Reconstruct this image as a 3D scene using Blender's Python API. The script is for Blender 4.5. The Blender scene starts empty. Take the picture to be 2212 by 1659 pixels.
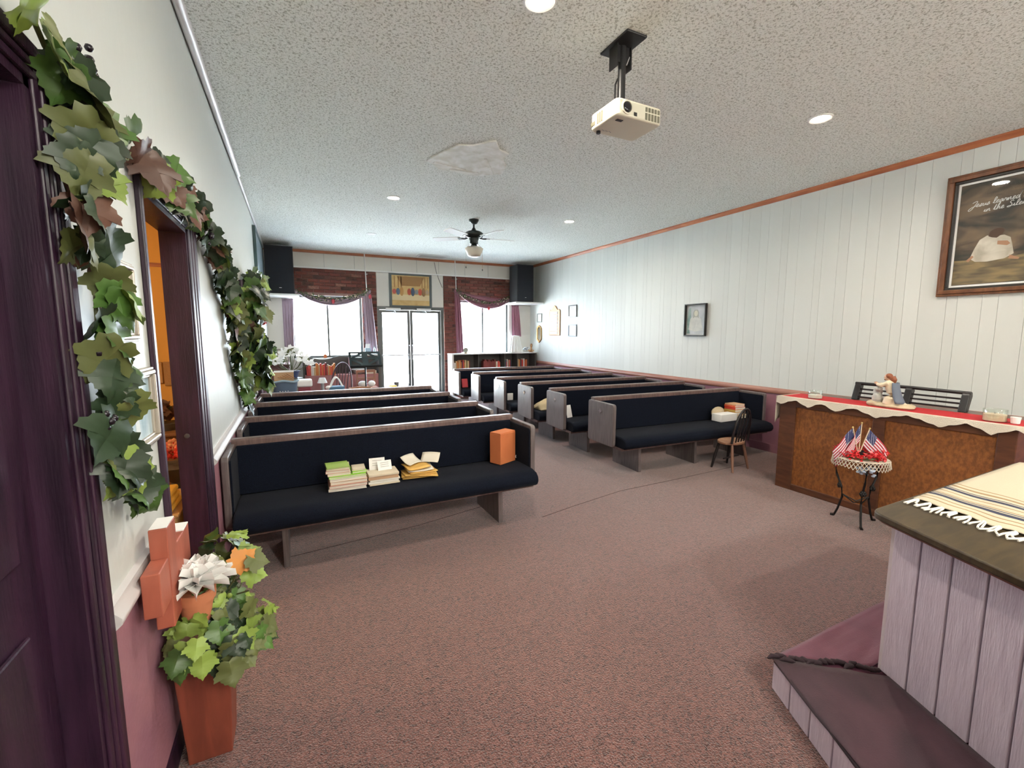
import bpy, bmesh, math, random
from mathutils import Vector, Matrix
random.seed(7)
R = math.radians
sc = bpy.context.scene
COL = sc.collection

# ------------------------------------------------------------------ camera, world, exposure
cam_d = bpy.data.cameras.new('camera'); cam = bpy.data.objects.new('camera', cam_d); COL.objects.link(cam)
cam_d.sensor_width = 36.0; cam_d.lens = 960.0 / 2212.0 * 36.0; cam_d.clip_start = 0.02
cam.location = (0, 0, 1.5); cam.rotation_euler = (R(90 - 6.625), 0, R(-26.03))
sc.camera = cam
sc.view_settings.view_transform = 'Standard'; sc.view_settings.look = 'None'
sc.view_settings.gamma = 1.0; sc.view_settings.use_curve_mapping = False
sc.view_settings.exposure = 2.36
sc.cycles.use_denoising = True
sc.cycles.max_bounces = 10; sc.cycles.diffuse_bounces = 6; sc.cycles.sample_clamp_indirect = 4.0

w = bpy.data.worlds.new('overcast_sky'); sc.world = w; w.use_nodes = True
wn = w.node_tree.nodes; wl = w.node_tree.links
bg = wn['Background']; bg.inputs[1].default_value = 5.5
tc = wn.new('ShaderNodeTexCoord'); sep = wn.new('ShaderNodeSeparateXYZ'); rmp = wn.new('ShaderNodeValToRGB')
wl.new(tc.outputs['Generated'], sep.inputs[0]); wl.new(sep.outputs[2], rmp.inputs[0]); wl.new(rmp.outputs[0], bg.inputs[0])
rmp.color_ramp.elements[0].position = 0.0; rmp.color_ramp.elements[0].color = (.93, .96, 1.0, 1)
rmp.color_ramp.elements[1].position = 1.0; rmp.color_ramp.elements[1].color = (.62, .78, 1.0, 1)

sun_d = bpy.data.lights.new('sun', 'SUN'); sun_d.energy = 150.0; sun_d.angle = R(.6); sun_d.color = (1.0, .95, .87)
sun = bpy.data.objects.new('sun', sun_d); COL.objects.link(sun); sun.rotation_euler = (R(28), 0, R(-20))   # high sun behind the building, lights the forecourt

XL, XR, YB, YF, ZC = -.45, 5.35, 9.9, -3.0, 3.12
FILL_GLOBE_E = 54.0      # emission of the fill globes added over the platform
LAMP_W = 6.0      # power of one recessed downlight

def portal(name, x0, x1, z0, z1, y):
    l = bpy.data.lights.new(name, 'AREA'); l.shape = 'RECTANGLE'; l.size = x1 - x0; l.size_y = z1 - z0
    l.cycles.is_portal = True
    o = bpy.data.objects.new(name, l); COL.objects.link(o); o.location = ((x0 + x1) / 2, y, (z0 + z1) / 2)
    o.rotation_euler = (R(-90), 0, 0)
portal('daylight_portal', -.02, 1.32, .98, 2.22, YB + .13)
portal('daylight_portal', 1.68, 3.04, .05, 2.0, YB + .13)
portal('daylight_portal', 3.42, 4.74, .98, 2.22, YB + .13)

# ------------------------------------------------------------------ helpers
class MB:
    """collects shapes into one mesh"""
    def __init__(s): s.v = []; s.f = []; s.m = []; s.mi = 0
    def add(s, vs, fs):
        n = len(s.v); s.v += [tuple(v) for v in vs]
        for f in fs: s.f.append([i + n for i in f]); s.m.append(s.mi)
        return s
    def box(s, a, b, M=None):
        x0, y0, z0 = a; x1, y1, z1 = b
        vs = [Vector(p) for p in ((x0,y0,z0),(x1,y0,z0),(x1,y1,z0),(x0,y1,z0),(x0,y0,z1),(x1,y0,z1),(x1,y1,z1),(x0,y1,z1))]
        if M: vs = [M @ v for v in vs]
        return s.add(vs, [(0,3,2,1),(4,5,6,7),(0,1,5,4),(1,2,6,5),(2,3,7,6),(3,0,4,7)])
    def cbox(s, c, d, rz=0, rx=0, ry=0):
        M = Matrix.Translation(c) @ Matrix.Rotation(rz,4,'Z') @ Matrix.Rotation(ry,4,'Y') @ Matrix.Rotation(rx,4,'X')
        return s.box((-d[0]/2,-d[1]/2,-d[2]/2),(d[0]/2,d[1]/2,d[2]/2), M)
    def frustum(s, c, b, t, h):
        x, y, z = c
        vs = [(x-b[0]/2,y-b[1]/2,z),(x+b[0]/2,y-b[1]/2,z),(x+b[0]/2,y+b[1]/2,z),(x-b[0]/2,y+b[1]/2,z),
              (x-t[0]/2,y-t[1]/2,z+h),(x+t[0]/2,y-t[1]/2,z+h),(x+t[0]/2,y+t[1]/2,z+h),(x-t[0]/2,y+t[1]/2,z+h)]
        return s.add(vs, [(0,3,2,1),(4,5,6,7),(0,1,5,4),(1,2,6,5),(2,3,7,6),(3,0,4,7)])
    def tube(s, pts, r, n=8, closed=False, cap=True):
        pts = [Vector(p) for p in pts]; k = len(pts); vs = []; fs = []
        rr = r if isinstance(r, (list, tuple)) else [r]*k
        up = Vector((0,0,1))
        for i, p in enumerate(pts):
            if closed: t = pts[(i+1) % k] - pts[i-1]
            else: t = pts[min(i+1,k-1)] - pts[max(i-1,0)]
            t.normalize()
            a = t.cross(up)
            if a.length < .05: a = t.cross(Vector((1,0,0)))
            a.normalize(); b = a.cross(t)
            for j in range(n):
                q = 2*math.pi*j/n; vs.append(p + a*(rr[i]*math.cos(q)) + b*(rr[i]*math.sin(q)))
        for i in range(k if closed else k-1):
            i2 = (i+1) % k
            for j in range(n): fs.append((i*n+j, i*n+(j+1)%n, i2*n+(j+1)%n, i2*n+j))
        if cap and not closed:
            fs.append(tuple(range(n-1,-1,-1))); fs.append(tuple(range((k-1)*n, k*n)))
        return s.add(vs, fs)
    def lathe(s, prof, c=(0,0,0), n=24, cap=True, M=None):
        vs = []; fs = []; c = Vector(c)
        for r, z in prof:
            for j in range(n):
                q = 2*math.pi*j/n; v = Vector((r*math.cos(q), r*math.sin(q), z))
                vs.append(c + (M @ v if M else v))
        for i in range(len(prof)-1):
            for j in range(n): fs.append((i*n+j, i*n+(j+1)%n, (i+1)*n+(j+1)%n, (i+1)*n+j))
        if cap: fs.append(tuple(range(n-1,-1,-1))); fs.append(tuple(range((len(prof)-1)*n, len(prof)*n)))
        return s.add(vs, fs)
    def ball(s, c, r, n=12, M=None):
        if not isinstance(r, (tuple, list)): r = (r, r, r)
        vs = []; fs = []; m = n//2; c = Vector(c)
        for i in range(1, m):
            a = math.pi*i/m
            for j in range(n):
                q = 2*math.pi*j/n; v = Vector((r[0]*math.sin(a)*math.cos(q), r[1]*math.sin(a)*math.sin(q), r[2]*math.cos(a)))
                vs.append(c + (M @ v if M else v))
        a = len(vs); v = Vector((0,0,r[2])); vs.append(c + (M @ v if M else v)); v = Vector((0,0,-r[2])); vs.append(c + (M @ v if M else v))
        for i in range(m-2):
            for j in range(n): fs.append((i*n+j, (i+1)*n+j, (i+1)*n+(j+1)%n, i*n+(j+1)%n))
        for j in range(n):
            fs.append((a, j, (j+1)%n)); fs.append((a+1, (m-2)*n+(j+1)%n, (m-2)*n+j))
        return s.add(vs, fs)
    def prism(s, poly, axis, a, b):
        """extrude a 2D polygon along an axis from a to b; poly is in the two other axes in order"""
        def P(u, v, t): return {'x':(t,u,v),'y':(u,t,v),'z':(u,v,t)}[axis]
        n = len(poly); vs = [P(u,v,a) for u,v in poly] + [P(u,v,b) for u,v in poly]
        fs = [tuple(range(n-1,-1,-1)), tuple(range(n,2*n))] + [(i,(i+1)%n,n+(i+1)%n,n+i) for i in range(n)]
        return s.add(vs, fs)
    def grid(s, fn, nu, nv, mfn=None):
        vs = [fn(i/nu, j/nv) for j in range(nv+1) for i in range(nu+1)]
        n = len(s.v); s.v += [tuple(v) for v in vs]
        for j in range(nv):
            for i in range(nu):
                a = n + j*(nu+1) + i; s.f.append([a, a+1, a+nu+2, a+nu+1]); s.m.append(mfn(i, j) if mfn else s.mi)
        return s
    def build(s, name, mats, parent=None, smooth=None, bev=0, seg=2, solid=0, sub=0, remesh=0, loc=None, fix=True):
        me = bpy.data.meshes.new(name); me.from_pydata(s.v, [], s.f)
        if not isinstance(mats, (list, tuple)): mats = [mats]
        for m in mats: me.materials.append(m)
        me.polygons.foreach_set('material_index', s.m)
        if fix:
            bm = bmesh.new(); bm.from_mesh(me); bmesh.ops.recalc_face_normals(bm, faces=bm.faces); bm.to_mesh(me); bm.free()
        if smooth is not None:
            me.polygons.foreach_set('use_smooth', [True]*len(me.polygons)); me.set_sharp_from_angle(angle=R(smooth))
        me.update()
        o = bpy.data.objects.new(name, me); COL.objects.link(o); o.parent = parent
        if loc: o.location = loc
        if remesh:
            md = o.modifiers.new('m', 'REMESH'); md.mode = 'VOXEL'; md.voxel_size = remesh; md.use_smooth_shade = True
            md = o.modifiers.new('s', 'SMOOTH'); md.iterations = 3
        if solid: md = o.modifiers.new('t', 'SOLIDIFY'); md.thickness = solid; md.offset = 0
        if bev: md = o.modifiers.new('b', 'BEVEL'); md.width = bev; md.segments = seg; md.limit_method = 'ANGLE'; md.angle_limit = R(35)
        if sub: md = o.modifiers.new('u', 'SUBSURF'); md.levels = sub; md.render_levels = sub
        return o

def tag(o, label, cat, group=None, kind=None):
    o['label'] = label; o['category'] = cat
    if group: o['group'] = group
    if kind: o['kind'] = kind
    return o
def thing(name, label, cat, loc=(0,0,0), rz=0, group=None):
    o = bpy.data.objects.new(name, None); COL.objects.link(o); o.location = loc; o.rotation_euler = (0,0,rz)
    o.empty_display_size = .05
    return tag(o, label, cat, group)
def struct(o, label=None):
    o['kind'] = 'structure'
    if label: o['label'] = label
    return o
def stuff(o): o['kind'] = 'stuff'; return o
def inst(src, name, parent, M, mat=None):
    o = bpy.data.objects.new(name, src); COL.objects.link(o); o.parent = parent; o.matrix_local = M
    return o
def bx(a, b): return MB().box(a, b)

MATS = {}
def mat(name, col, rough=.6, metal=0., col2=None, nscale=8., ndist=.5, stretch=(1,1,1), bump=0., bscale=60., sheen=0., spec=.5,
        emit=None, estr=0., rand=0., trans=0., coat=0., coord='Object', detail=4., bstretch=(1,1,1), ramp=(.35,.65)):
    if name in MATS: return MATS[name]
    m = bpy.data.materials.new(name); m.use_nodes = True; nt = m.node_tree; N = nt.nodes; L = nt.links
    p = N['Principled BSDF']; c4 = lambda c: (c[0], c[1], c[2], 1)
    p.inputs['Base Color'].default_value = c4(col); p.inputs['Roughness'].default_value = rough; p.inputs['Metallic'].default_value = metal
    p.inputs['Specular IOR Level'].default_value = spec; p.inputs['Sheen Weight'].default_value = sheen
    p.inputs['Sheen Roughness'].default_value = .45; p.inputs['Coat Weight'].default_value = coat
    p.inputs['Transmission Weight'].default_value = trans
    if emit: p.inputs['Emission Color'].default_value = c4(emit); p.inputs['Emission Strength'].default_value = estr
    t = None
    if col2 or bump: t = N.new('ShaderNodeTexCoord')
    src = None
    if col2:
        mp = N.new('ShaderNodeMapping'); mp.inputs['Scale'].default_value = stretch; L.new(t.outputs[coord], mp.inputs[0])
        nz = N.new('ShaderNodeTexNoise'); nz.inputs['Scale'].default_value = nscale; nz.inputs['Detail'].default_value = detail
        nz.inputs['Distortion'].default_value = ndist; L.new(mp.outputs[0], nz.inputs['Vector'])
        cr = N.new('ShaderNodeValToRGB'); cr.color_ramp.elements[0].color = c4(col); cr.color_ramp.elements[1].color = c4(col2)
        cr.color_ramp.elements[0].position = ramp[0]; cr.color_ramp.elements[1].position = ramp[1]
        L.new(nz.outputs['Fac'], cr.inputs[0]); src = cr.outputs[0]; L.new(src, p.inputs['Base Color'])
    if rand:
        oi = N.new('ShaderNodeObjectInfo'); hs = N.new('ShaderNodeHueSaturation')
        mr = N.new('ShaderNodeMapRange'); mr.inputs[3].default_value = 1 - rand; mr.inputs[4].default_value = 1 + rand
        L.new(oi.outputs['Random'], mr.inputs[0]); L.new(mr.outputs[0], hs.inputs['Value'])
        if src: L.new(src, hs.inputs['Color'])
        else: hs.inputs['Color'].default_value = c4(col)
        L.new(hs.outputs[0], p.inputs['Base Color'])
    if bump:
        mp2 = N.new('ShaderNodeMapping'); mp2.inputs['Scale'].default_value = bstretch; L.new(t.outputs[coord], mp2.inputs[0])
        nb = N.new('ShaderNodeTexNoise'); nb.inputs['Scale'].default_value = bscale; nb.inputs['Detail'].default_value = 3
        L.new(mp2.outputs[0], nb.inputs['Vector'])
        bn = N.new('ShaderNodeBump'); bn.inputs['Strength'].default_value = bump; bn.inputs['Distance'].default_value = .01
        L.new(nb.outputs['Fac'], bn.inputs['Height']); L.new(bn.outputs[0], p.inputs['Normal'])
    MATS[name] = m
    return m

def glass_mat(name='window_glass', tint=(.93,.97,1), gl=.06):
    m = bpy.data.materials.new(name); m.use_nodes = True; N = m.node_tree.nodes; L = m.node_tree.links
    N.remove(N['Principled BSDF']); tr = N.new('ShaderNodeBsdfTransparent'); tr.inputs[0].default_value = (*tint, 1)
    g = N.new('ShaderNodeBsdfGlossy'); g.inputs['Roughness'].default_value = .02
    mx = N.new('ShaderNodeMixShader'); mx.inputs[0].default_value = gl
    L.new(tr.outputs[0], mx.inputs[1]); L.new(g.outputs[0], mx.inputs[2]); L.new(mx.outputs[0], N['Material Output'].inputs[0])
    return m

# ------------------------------------------------------------------ materials
M_carpet = mat('carpet', (.028,.009,.009), .95, col2=(.20,.080,.064), nscale=70, ndist=1.5, sheen=.5, bump=1.0, bscale=150, spec=.25, detail=7, ramp=(.34,.60))
M_ceil = mat('popcorn_ceiling', (.46,.485,.42), .95, col2=(.88,.91,.86), nscale=75, ndist=.8, bump=1.0, bscale=110, spec=.2, detail=3, ramp=(.34,.50))
M_ceilpatch = mat('flaking_plaster', (.74,.74,.66), .9, col2=(.92,.93,.89), nscale=9, bump=.6, bscale=30)
M_wallwhite = mat('white_textured_wall', (.60,.63,.60), .42, bump=.35, bscale=14, bstretch=(1,1,.35), spec=.5)
M_panel = mat('white_panelling', (.60,.615,.58), .5, rand=.03, bump=.06, bscale=30, bstretch=(1,4,.3))
M_groove = mat('panelling_groove', (.36,.37,.35), .8)
M_plaster = mat('beige_plaster', (.70,.68,.62), .8, bump=.1, bscale=30)
M_mauve = mat('mauve_wainscot', (.27,.12,.165), .6, col2=(.32,.145,.18), nscale=5, bump=.15, bscale=50)
M_darkwood = mat('dark_purple_wood', (.014,.004,.014), .42, col2=(.036,.011,.030), nscale=5, stretch=(6,6,.5), bump=.12, bscale=40, bstretch=(5,5,.4))
M_orangewood = mat('orange_trim_wood', (.28,.085,.035), .45, col2=(.42,.15,.06), nscale=6, stretch=(.5,.5,6))
M_rail = mat('brown_rail_wood', (.27,.11,.075), .4, col2=(.36,.16,.11), nscale=6, stretch=(4,.5,4))
M_silver = mat('pale_silver_trim', (.62,.60,.60), .3)
M_white = mat('white_paint', (.80,.80,.78), .45)
M_mortar = mat('mortar', (.20,.13,.11), .95, bump=.4, bscale=60)
M_brick = [mat('brick_red', (.19,.055,.038), .9, col2=(.13,.04,.032), nscale=30, rand=.22, bump=.6, bscale=70),
           mat('brick_brown', (.12,.05,.036), .9, col2=(.19,.07,.05), nscale=24, rand=.2, bump=.6, bscale=70),
           mat('brick_dark', (.055,.03,.026), .9, col2=(.12,.05,.036), nscale=24, rand=.2, bump=.6, bscale=70),
           mat('brick_pale', (.32,.17,.13), .9, col2=(.20,.08,.055), nscale=40, rand=.15, bump=.6, bscale=70)]
M_bronze = mat('dark_bronze_metal', (.10,.11,.11), .4, .6)
M_grey = mat('grey_metal', (.42,.42,.42), .4, .7)
M_chrome = mat('chrome', (.75,.75,.77), .2, 1)
M_black = mat('black_plastic', (.012,.012,.013), .4)
M_iron = mat('black_iron', (.012,.011,.011), .5, .3)
M_pewwood = mat('pew_wood', (.085,.050,.046), .33, col2=(.15,.095,.085), nscale=7, stretch=(5,5,.7), bump=.08, bscale=60, spec=.6)
M_pewend = mat('pew_end_sheen_wood', (.085,.068,.066), .34, col2=(.15,.125,.122), nscale=9, stretch=(8,8,.5), bump=.1, bscale=60, bstretch=(4,4,.4), spec=.7)  # grey sheen from the door light mixed into the wood colour
M_pewfab = mat('navy_upholstery', (.0022,.0034,.008), .95, col2=(.006,.009,.018), nscale=240, sheen=.03, bump=.3, bscale=320, spec=.12)
M_speaker = mat('speaker_cloth', (.006,.007,.012), .8, bump=.3, bscale=400)
M_speakbox = mat('speaker_box', (.018,.021,.024), .6)
M_curtain = mat('mauve_satin_curtain', (.25,.095,.135), .45, sheen=.4, spec=.5)
M_curtpale = mat('pale_lilac_curtain', (.36,.27,.33), .45, sheen=.3)
M_glass = glass_mat()
M_picglass = glass_mat('picture_glass', (1,1,1), .03)
M_leaf = [mat('leaf_dark', (.016,.036,.014), .42, rand=.3), mat('leaf_green', (.055,.12,.022), .42, rand=.3),
          mat('leaf_olive', (.105,.125,.035), .5, rand=.25), mat('leaf_lime', (.20,.29,.05), .5, rand=.2), mat('leaf_russet', (.10,.045,.028), .5, rand=.25)]
M_stem = mat('vine_stem', (.09,.10,.035), .6)
M_grape = mat('grape_black', (.012,.008,.014), .22)
M_redberry = mat('red_berry', (.45,.03,.02), .3)
M_petal = mat('white_petal', (.86,.86,.84), .55)
M_terra = mat('terracotta', (.52,.19,.09), .8, bump=.1)
M_planter = mat('red_brown_planter_wood', (.16,.035,.02), .5, col2=(.23,.055,.03), nscale=5, stretch=(5,5,.6))
M_crosswood = mat('brick_red_cross_wood', (.30,.075,.045), .5, col2=(.40,.11,.065), nscale=5, stretch=(3,3,.8))
M_organ = mat('organ_frame_wood', (.070,.024,.012), .4, col2=(.12,.045,.02), nscale=5, stretch=(1,1,5), coat=.15)
M_organpanel = mat('organ_speaker_cloth', (.17,.052,.009), .75, col2=(.30,.105,.02), nscale=34, stretch=(1,1.6,1), ndist=.2, bump=.5, bscale=260)
M_redcloth = mat('red_runner_cloth', (.42,.006,.012), .8, bump=.2, bscale=200)
M_lace = mat('cream_lace', (.74,.66,.54), .85, bump=.9, bscale=260)
M_altartop = mat('altar_top_wood', (.030,.019,.007), .42, col2=(.062,.040,.016), nscale=6, stretch=(1,6,1), spec=.35)
M_altaredge = mat('altar_edge_wood', (.12,.035,.02), .4)
M_siding = mat('lilac_grey_siding', (.47,.39,.46), .7, col2=(.55,.47,.54), nscale=12, stretch=(6,6,.6), bump=.28, bscale=50, bstretch=(4,4,.4))
M_sidinggap = mat('siding_groove', (.13,.04,.07), .9)
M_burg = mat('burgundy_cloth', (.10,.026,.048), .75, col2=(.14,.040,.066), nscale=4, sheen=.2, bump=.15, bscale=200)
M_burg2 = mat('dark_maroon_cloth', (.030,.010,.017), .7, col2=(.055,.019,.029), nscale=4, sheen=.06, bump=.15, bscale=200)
M_shawl = mat('cream_wool', (.55,.48,.35), .9, bump=.3, bscale=300)
M_navy = mat('navy_stripe', (.03,.035,.07), .9); M_tan = mat('tan_stripe', (.30,.19,.09), .9)
M_tassel = mat('white_tassel', (.80,.78,.70), .9)
M_orange_box = mat('orange_carton', (.52,.15,.05), .7, col2=(.58,.18,.06), nscale=4)
M_paper = mat('cream_paper', (.70,.66,.56), .8); M_paperw = mat('white_paper', (.85,.85,.83), .8)
M_cream_plastic = mat('cream_plastic', (.72,.69,.55), .4)
M_vent = mat('vent_shadow', (.16,.15,.10), .7)
M_orangewall = mat('orange_wall', (.66,.38,.10), .8)
M_gold = mat('old_gold', (.42,.26,.10), .4, .5)
M_frameb = mat('black_frame', (.018,.017,.016), .35); M_frameg = mat('grey_green_frame', (.20,.21,.18), .4)
M_oak = mat('oak_wood', (.48,.24,.09), .45, col2=(.36,.16,.05), nscale=6, stretch=(1,5,1))
M_walnut = mat('walnut_frame', (.10,.036,.014), .35, col2=(.18,.07,.028), nscale=8, stretch=(3,1,1))
M_concrete = mat('concrete', (.62,.62,.60), .9)

# ------------------------------------------------------------------ the setting
struct(bx((-30, YB + .02, -.25), (36, 60, -.1)).build('ground_outside', M_concrete))
floor = struct(bx((-.62, YF - .2, -.1), (XR + .2, YB + .25, 0)).build('floor', M_carpet), 'red brown speckled carpet')
seam = MB()
for (x0, y0, x1, y1) in ((1.75,3.02,2.1,3.10),(2.1,3.10,2.72,3.22),(2.72,3.22,3.6,3.24),(3.6,3.24,4.6,3.28),(-.1,3.2,.8,3.31),(.8,3.31,1.45,3.46)):
    a = math.atan2(y1-y0, x1-x0); seam.cbox(((x0+x1)/2,(y0+y1)/2,.0008), (math.hypot(x1-x0,y1-y0),.004,.0016), a)
seam.build('carpet_seam', mat('seam_dark', (.04,.018,.016), .95), floor)

ceil = struct(bx((XL - .2, YF - .2, ZC), (XR + .2, YB + .25, ZC + .1)).build('ceiling', M_ceil), 'popcorn textured ceiling')
# flaking patch under the ceiling
pm = MB(); pts = []
for k in range(22):
    a = 2*math.pi*k/22; r = 1 + random.uniform(-.12,.12)
    pts.append((1.60 + .36*r*math.cos(a) + .10*math.sin(2*a), 4.10 + .42*r*math.sin(a)))
pm.prism(pts, 'z', ZC - .012, ZC + .002)
for (x, y, l, a) in ((1.45,4.35,.35,.2),(1.62,4.42,.3,-.1),(1.80,4.2,.42,1.0),(1.86,4.05,.3,1.15)):
    pm.cbox((x,y,ZC-.012), (l,.03,.014), a)
pm.build('flaking_patch', M_ceilpatch, ceil, bev=.004)

# left wall: doorway 1 (y .35-1.27), doorway 2 (y 1.99-2.72)
wl_ = MB()
D1 = (.35, 1.27, 2.0); D2 = (1.99, 2.72, 2.0); T = .10
for (y0, y1, z0, z1) in ((YF, D1[0], 0, ZC), (D1[0], D1[1], D1[2], ZC), (D1[1], D2[0], 0, ZC), (D2[0], D2[1], D2[2], ZC), (D2[1], YB + .25, 0, ZC)):
    wl_.box((XL - T, y0, z0), (XL, y1, z1))
wall_l = struct(wl_.build('wall_left', M_wallwhite), 'white lightly textured wall')
wv = MB()
for (y0, y1) in ((YF, D1[0]-.07), (D1[1]+.085, D2[0]-.065), (D2[1]+.17, YB)):
    wv.box((XL, y0, .1), (XL + .008, y1, .775))
wv.build('wainscot', M_mauve, wall_l)
tr = MB()
for (y0, y1) in ((D1[1]+.085, D2[0]-.065), (D2[1]+.17, 6.9), (YF, D1[0]-.07)):
    tr.prism([(XL,.76),(XL+.014,.76),(XL+.03,.775),(XL+.03,.79),(XL+.016,.805),(XL+.016,.825),(XL,.83)], 'y', y0, y1)
struct(tr.build('trim_1', M_silver, smooth=50), 'chair rail moulding with glare painted pale')  # silver glare on this rail is put into its colour
b = MB()
for (y0, y1) in ((D1[1]+.085, D2[0]-.065), (D2[1]+.17, YB)): b.box((XL, y0, 0), (XL + .015, y1, .1))
struct(b.build('baseboard_left', M_darkwood))
# ceiling mould: round pale strip
tm = MB(); tm.tube([(XL + .028, YF, ZC - .03), (XL + .028, 5.45, ZC - .03)], .026, 10)
tm.tube([(XL + .014, 5.45, ZC - .018), (XL + .014, YB, ZC - .018)], .016, 8)
struct(tm.build('trim_2', M_silver, smooth=60), 'pale round ceiling moulding')

def doorway(n, y0, y1, zt, cw, cwr):
    d = struct(bx((XL - T - .005, y0 - .001, 0), (XL + .002, y0 + .02, zt)).build('door_%d' % n, M_darkwood), 'dark stained wooden door frame')
    bx((XL - T - .005, y1 - .02, 0), (XL + .002, y1 + .001, zt)).build('jamb', M_darkwood, d)
    bx((XL - T - .005, y0, zt - .02), (XL + .002, y1, zt + .001)).build('head', M_darkwood, d)
    def casing(a, b_, flip):
        # three stepped mouldings
        m = MB(); s = (b_ - a); e = [0, .3, .55, 1.0]; th = [.010, .014, .018]
        if flip: e = [0, .45, .7, 1.0]; th = th[::-1]
        for i in range(3): m.box((XL, a + s*e[i], 0), (XL + th[i], a + s*e[i+1] - .003, zt + cw))
        return m
    casing(y0 - cw, y0, True).build('casing', M_darkwood, d, bev=.004)
    casing(y1, y1 + cwr, False).build('casing', M_darkwood, d, bev=.004)
    m = MB()
    for i, (q0, q1, th) in enumerate(((0,.3,.0105),(.3,.55,.0145),(.55,1,.0185))): m.box((XL, y0 - cw*.2, zt + cw*q0), (XL + th, y1 + cwr*.2, zt + cw*q1 - .003))
    m.build('casing', M_darkwood, d, bev=.004)
    return d
d1 = doorway(1, *D1, .07, .085)
leafm = MB(); leafm.box((XL - T + .0, D1[0] + .022, .01), (XL - T + .04, D1[1] - .022, D1[2] - .022))
lf = leafm.build('door_leaf', M_darkwood, d1)
for (z0, z1) in ((.2,.9),(1.05,1.85)):
    for (a, c) in ((.46,.78),(.84,1.16)): bx((XL - T + .04, a, z0), (XL - T + .05, c, z1)).build('door_panel', M_darkwood, lf, bev=.008)
d2 = doorway(2, *D2, .07, .16)
MB().lathe([(.008,0),(.012,.001),(.012,.003),(.006,.004)], (0,0,0), 12, M=Matrix.Rotation(R(90),4,'X')).build('strike_plate', M_bronze, d2, loc=(XL - .06, D2[1] - .021, .98))

# right wall: backing, panelling boards in 1.18 m sheets
wall_r = struct(bx((XR, YF - .2, 0), (XR + .15, YB + .25, ZC)).build('wall_right', M_groove), 'white vertical grooved panelling')
pat = [.10, .16, .075, .20, .12, .085, .17, .11, .16]
tot = sum(pat); pat = [q * 1.18 / tot for q in pat]
y = 2.794 - 1.18*5
while y < YB - .01:
    for q in pat:
        a, c = y, min(y + q, YB)
        if c > YF and a < YB and c - a > .01:
            bx((XR - .008, max(a, YF) + .0009, .74), (XR + .001, c - .0009, ZC - .02)).build('panel_board', M_panel, wall_r)
        y += q
bx((XR - .008, YF, .0), (XR + .001, YB, .745)).build('wainscot', M_mauve, wall_r)
struct(MB().prism([(XR,.745),(XR-.02,.745),(XR-.032,.76),(XR-.032,.785),(XR-.018,.80),(XR-.01,.815),(XR,.815)], 'y', YF, YB).build('trim_3', M_rail, smooth=50), 'brown chair rail')
struct(MB().prism([(XR,ZC),(XR-.045,ZC),(XR-.045,ZC-.02),(XR-.02,ZC-.05),(XR,ZC-.05)], 'y', YF, YB).build('trim_4', M_orangewood), 'orange brown ceiling moulding')
struct(bx((XR - .022, YF, 0), (XR - .008, YB, .1)).build('baseboard_right', M_mauve))
struct(bx((XL - .2, YF - .2, 0), (XR + .2, YF, ZC)).build('wall_front', M_plaster), 'plain plaster wall')

# back wall with openings: left window, door bay, right window
WL = (-.02, 1.32, .98, 2.24); DB = (1.62, 3.10, 0, 2.06); WR = (3.42, 4.74, .98, 2.24)
bw = MB(); t0, t1 = YB, YB + .2
cols = [(XL - .2, WL[0], None), (WL[0], WL[1], WL), (WL[1], DB[0], None), (DB[0], DB[1], DB), (DB[1], WR[0], None), (WR[0], WR[1], WR), (WR[1], XR + .2, None)]
for (x0, x1, o) in cols:
    if not o: bw.box((x0, t0, 0), (x1, t1, ZC))
    else:
        if o[2] > 0: bw.box((x0, t0, 0), (x1, t1, o[2]))
        bw.box((x0, t0, o[3]), (x1, t1, ZC))
wall_b = struct(bw.build('wall_back', M_plaster), 'back wall of plaster and brick around windows')
struct(bx((XL, YB - .03, ZC - .05), (XR, YB, ZC)).build('trim_5', M_orangewood), 'orange brown ceiling moulding')
struct(bx((.0, YB - .045, 2.765), (4.9, YB, 2.795)).build('trim_6', M_white, bev=.004), 'white ledge strip')
for x in (.62, 1.2, 1.95, 2.5, 3.0, 3.62, 4.2): bx((x, YB - .004, 2.795), (x + .006, YB + .001, ZC - .05)).build('panel_joint', M_groove, wall_b)
# upper door panels
bx((DB[0] + .01, YB - .018, DB[3] + .02), (DB[1] - .01, YB, 2.763)).build('door_head_panel', M_plaster, wall_b)
# bricks: shared meshes
BL, BH, BD = .195, .058, .035
def brick_mesh(w, m):
    bm = bx((-w/2, -BD, -BH/2), (w/2, .0, BH/2)).build('brick_proto', m)
    me = bm.data; bpy.data.objects.remove(bm)
    b2 = bmesh.new(); b2.from_mesh(me); bmesh.ops.bevel(b2, geom=[e for e in b2.edges], offset=.004, segments=1, affect='EDGES'); b2.to_mesh(me); b2.free()
    me.name = 'brick'; return me
BM = {}
def bricks(x0, x1, z0, z1):
    z = z1 - BH/2 - .005; row = 0
    while z > z0 + BH/2 - .012:
        x = x0 + (0 if row % 2 == 0 else -.5*(BL + .01))
        while x < x1 - .01:
            a, c = max(x, x0), min(x + BL, x1)
            if c - a > .035:
                k = random.choices(range(4), (.55,.25,.12,.08))[0]; key = (round(c - a, 3), k)
                if key not in BM: BM[key] = brick_mesh(c - a - .001, M_brick[k])
                inst(BM[key], 'brick', wall_b, Matrix.Translation(((a + c)/2, YB - random.uniform(0,.006), z)))
            x += BL + .01
        z -= BH + .0095; row += 1
MBK = MB()
for r in ((.0, 1.62, 2.24, 2.765), (1.32, 1.62, 0, 2.24), (3.10, 3.42, 0, 2.765), (3.42, 4.95, 2.24, 2.765)):
    MBK.box((r[0], YB - .02, r[2]), (r[1], YB + .002, r[3]))
MBK.build('mortar_bed', M_mortar, wall_b)
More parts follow.
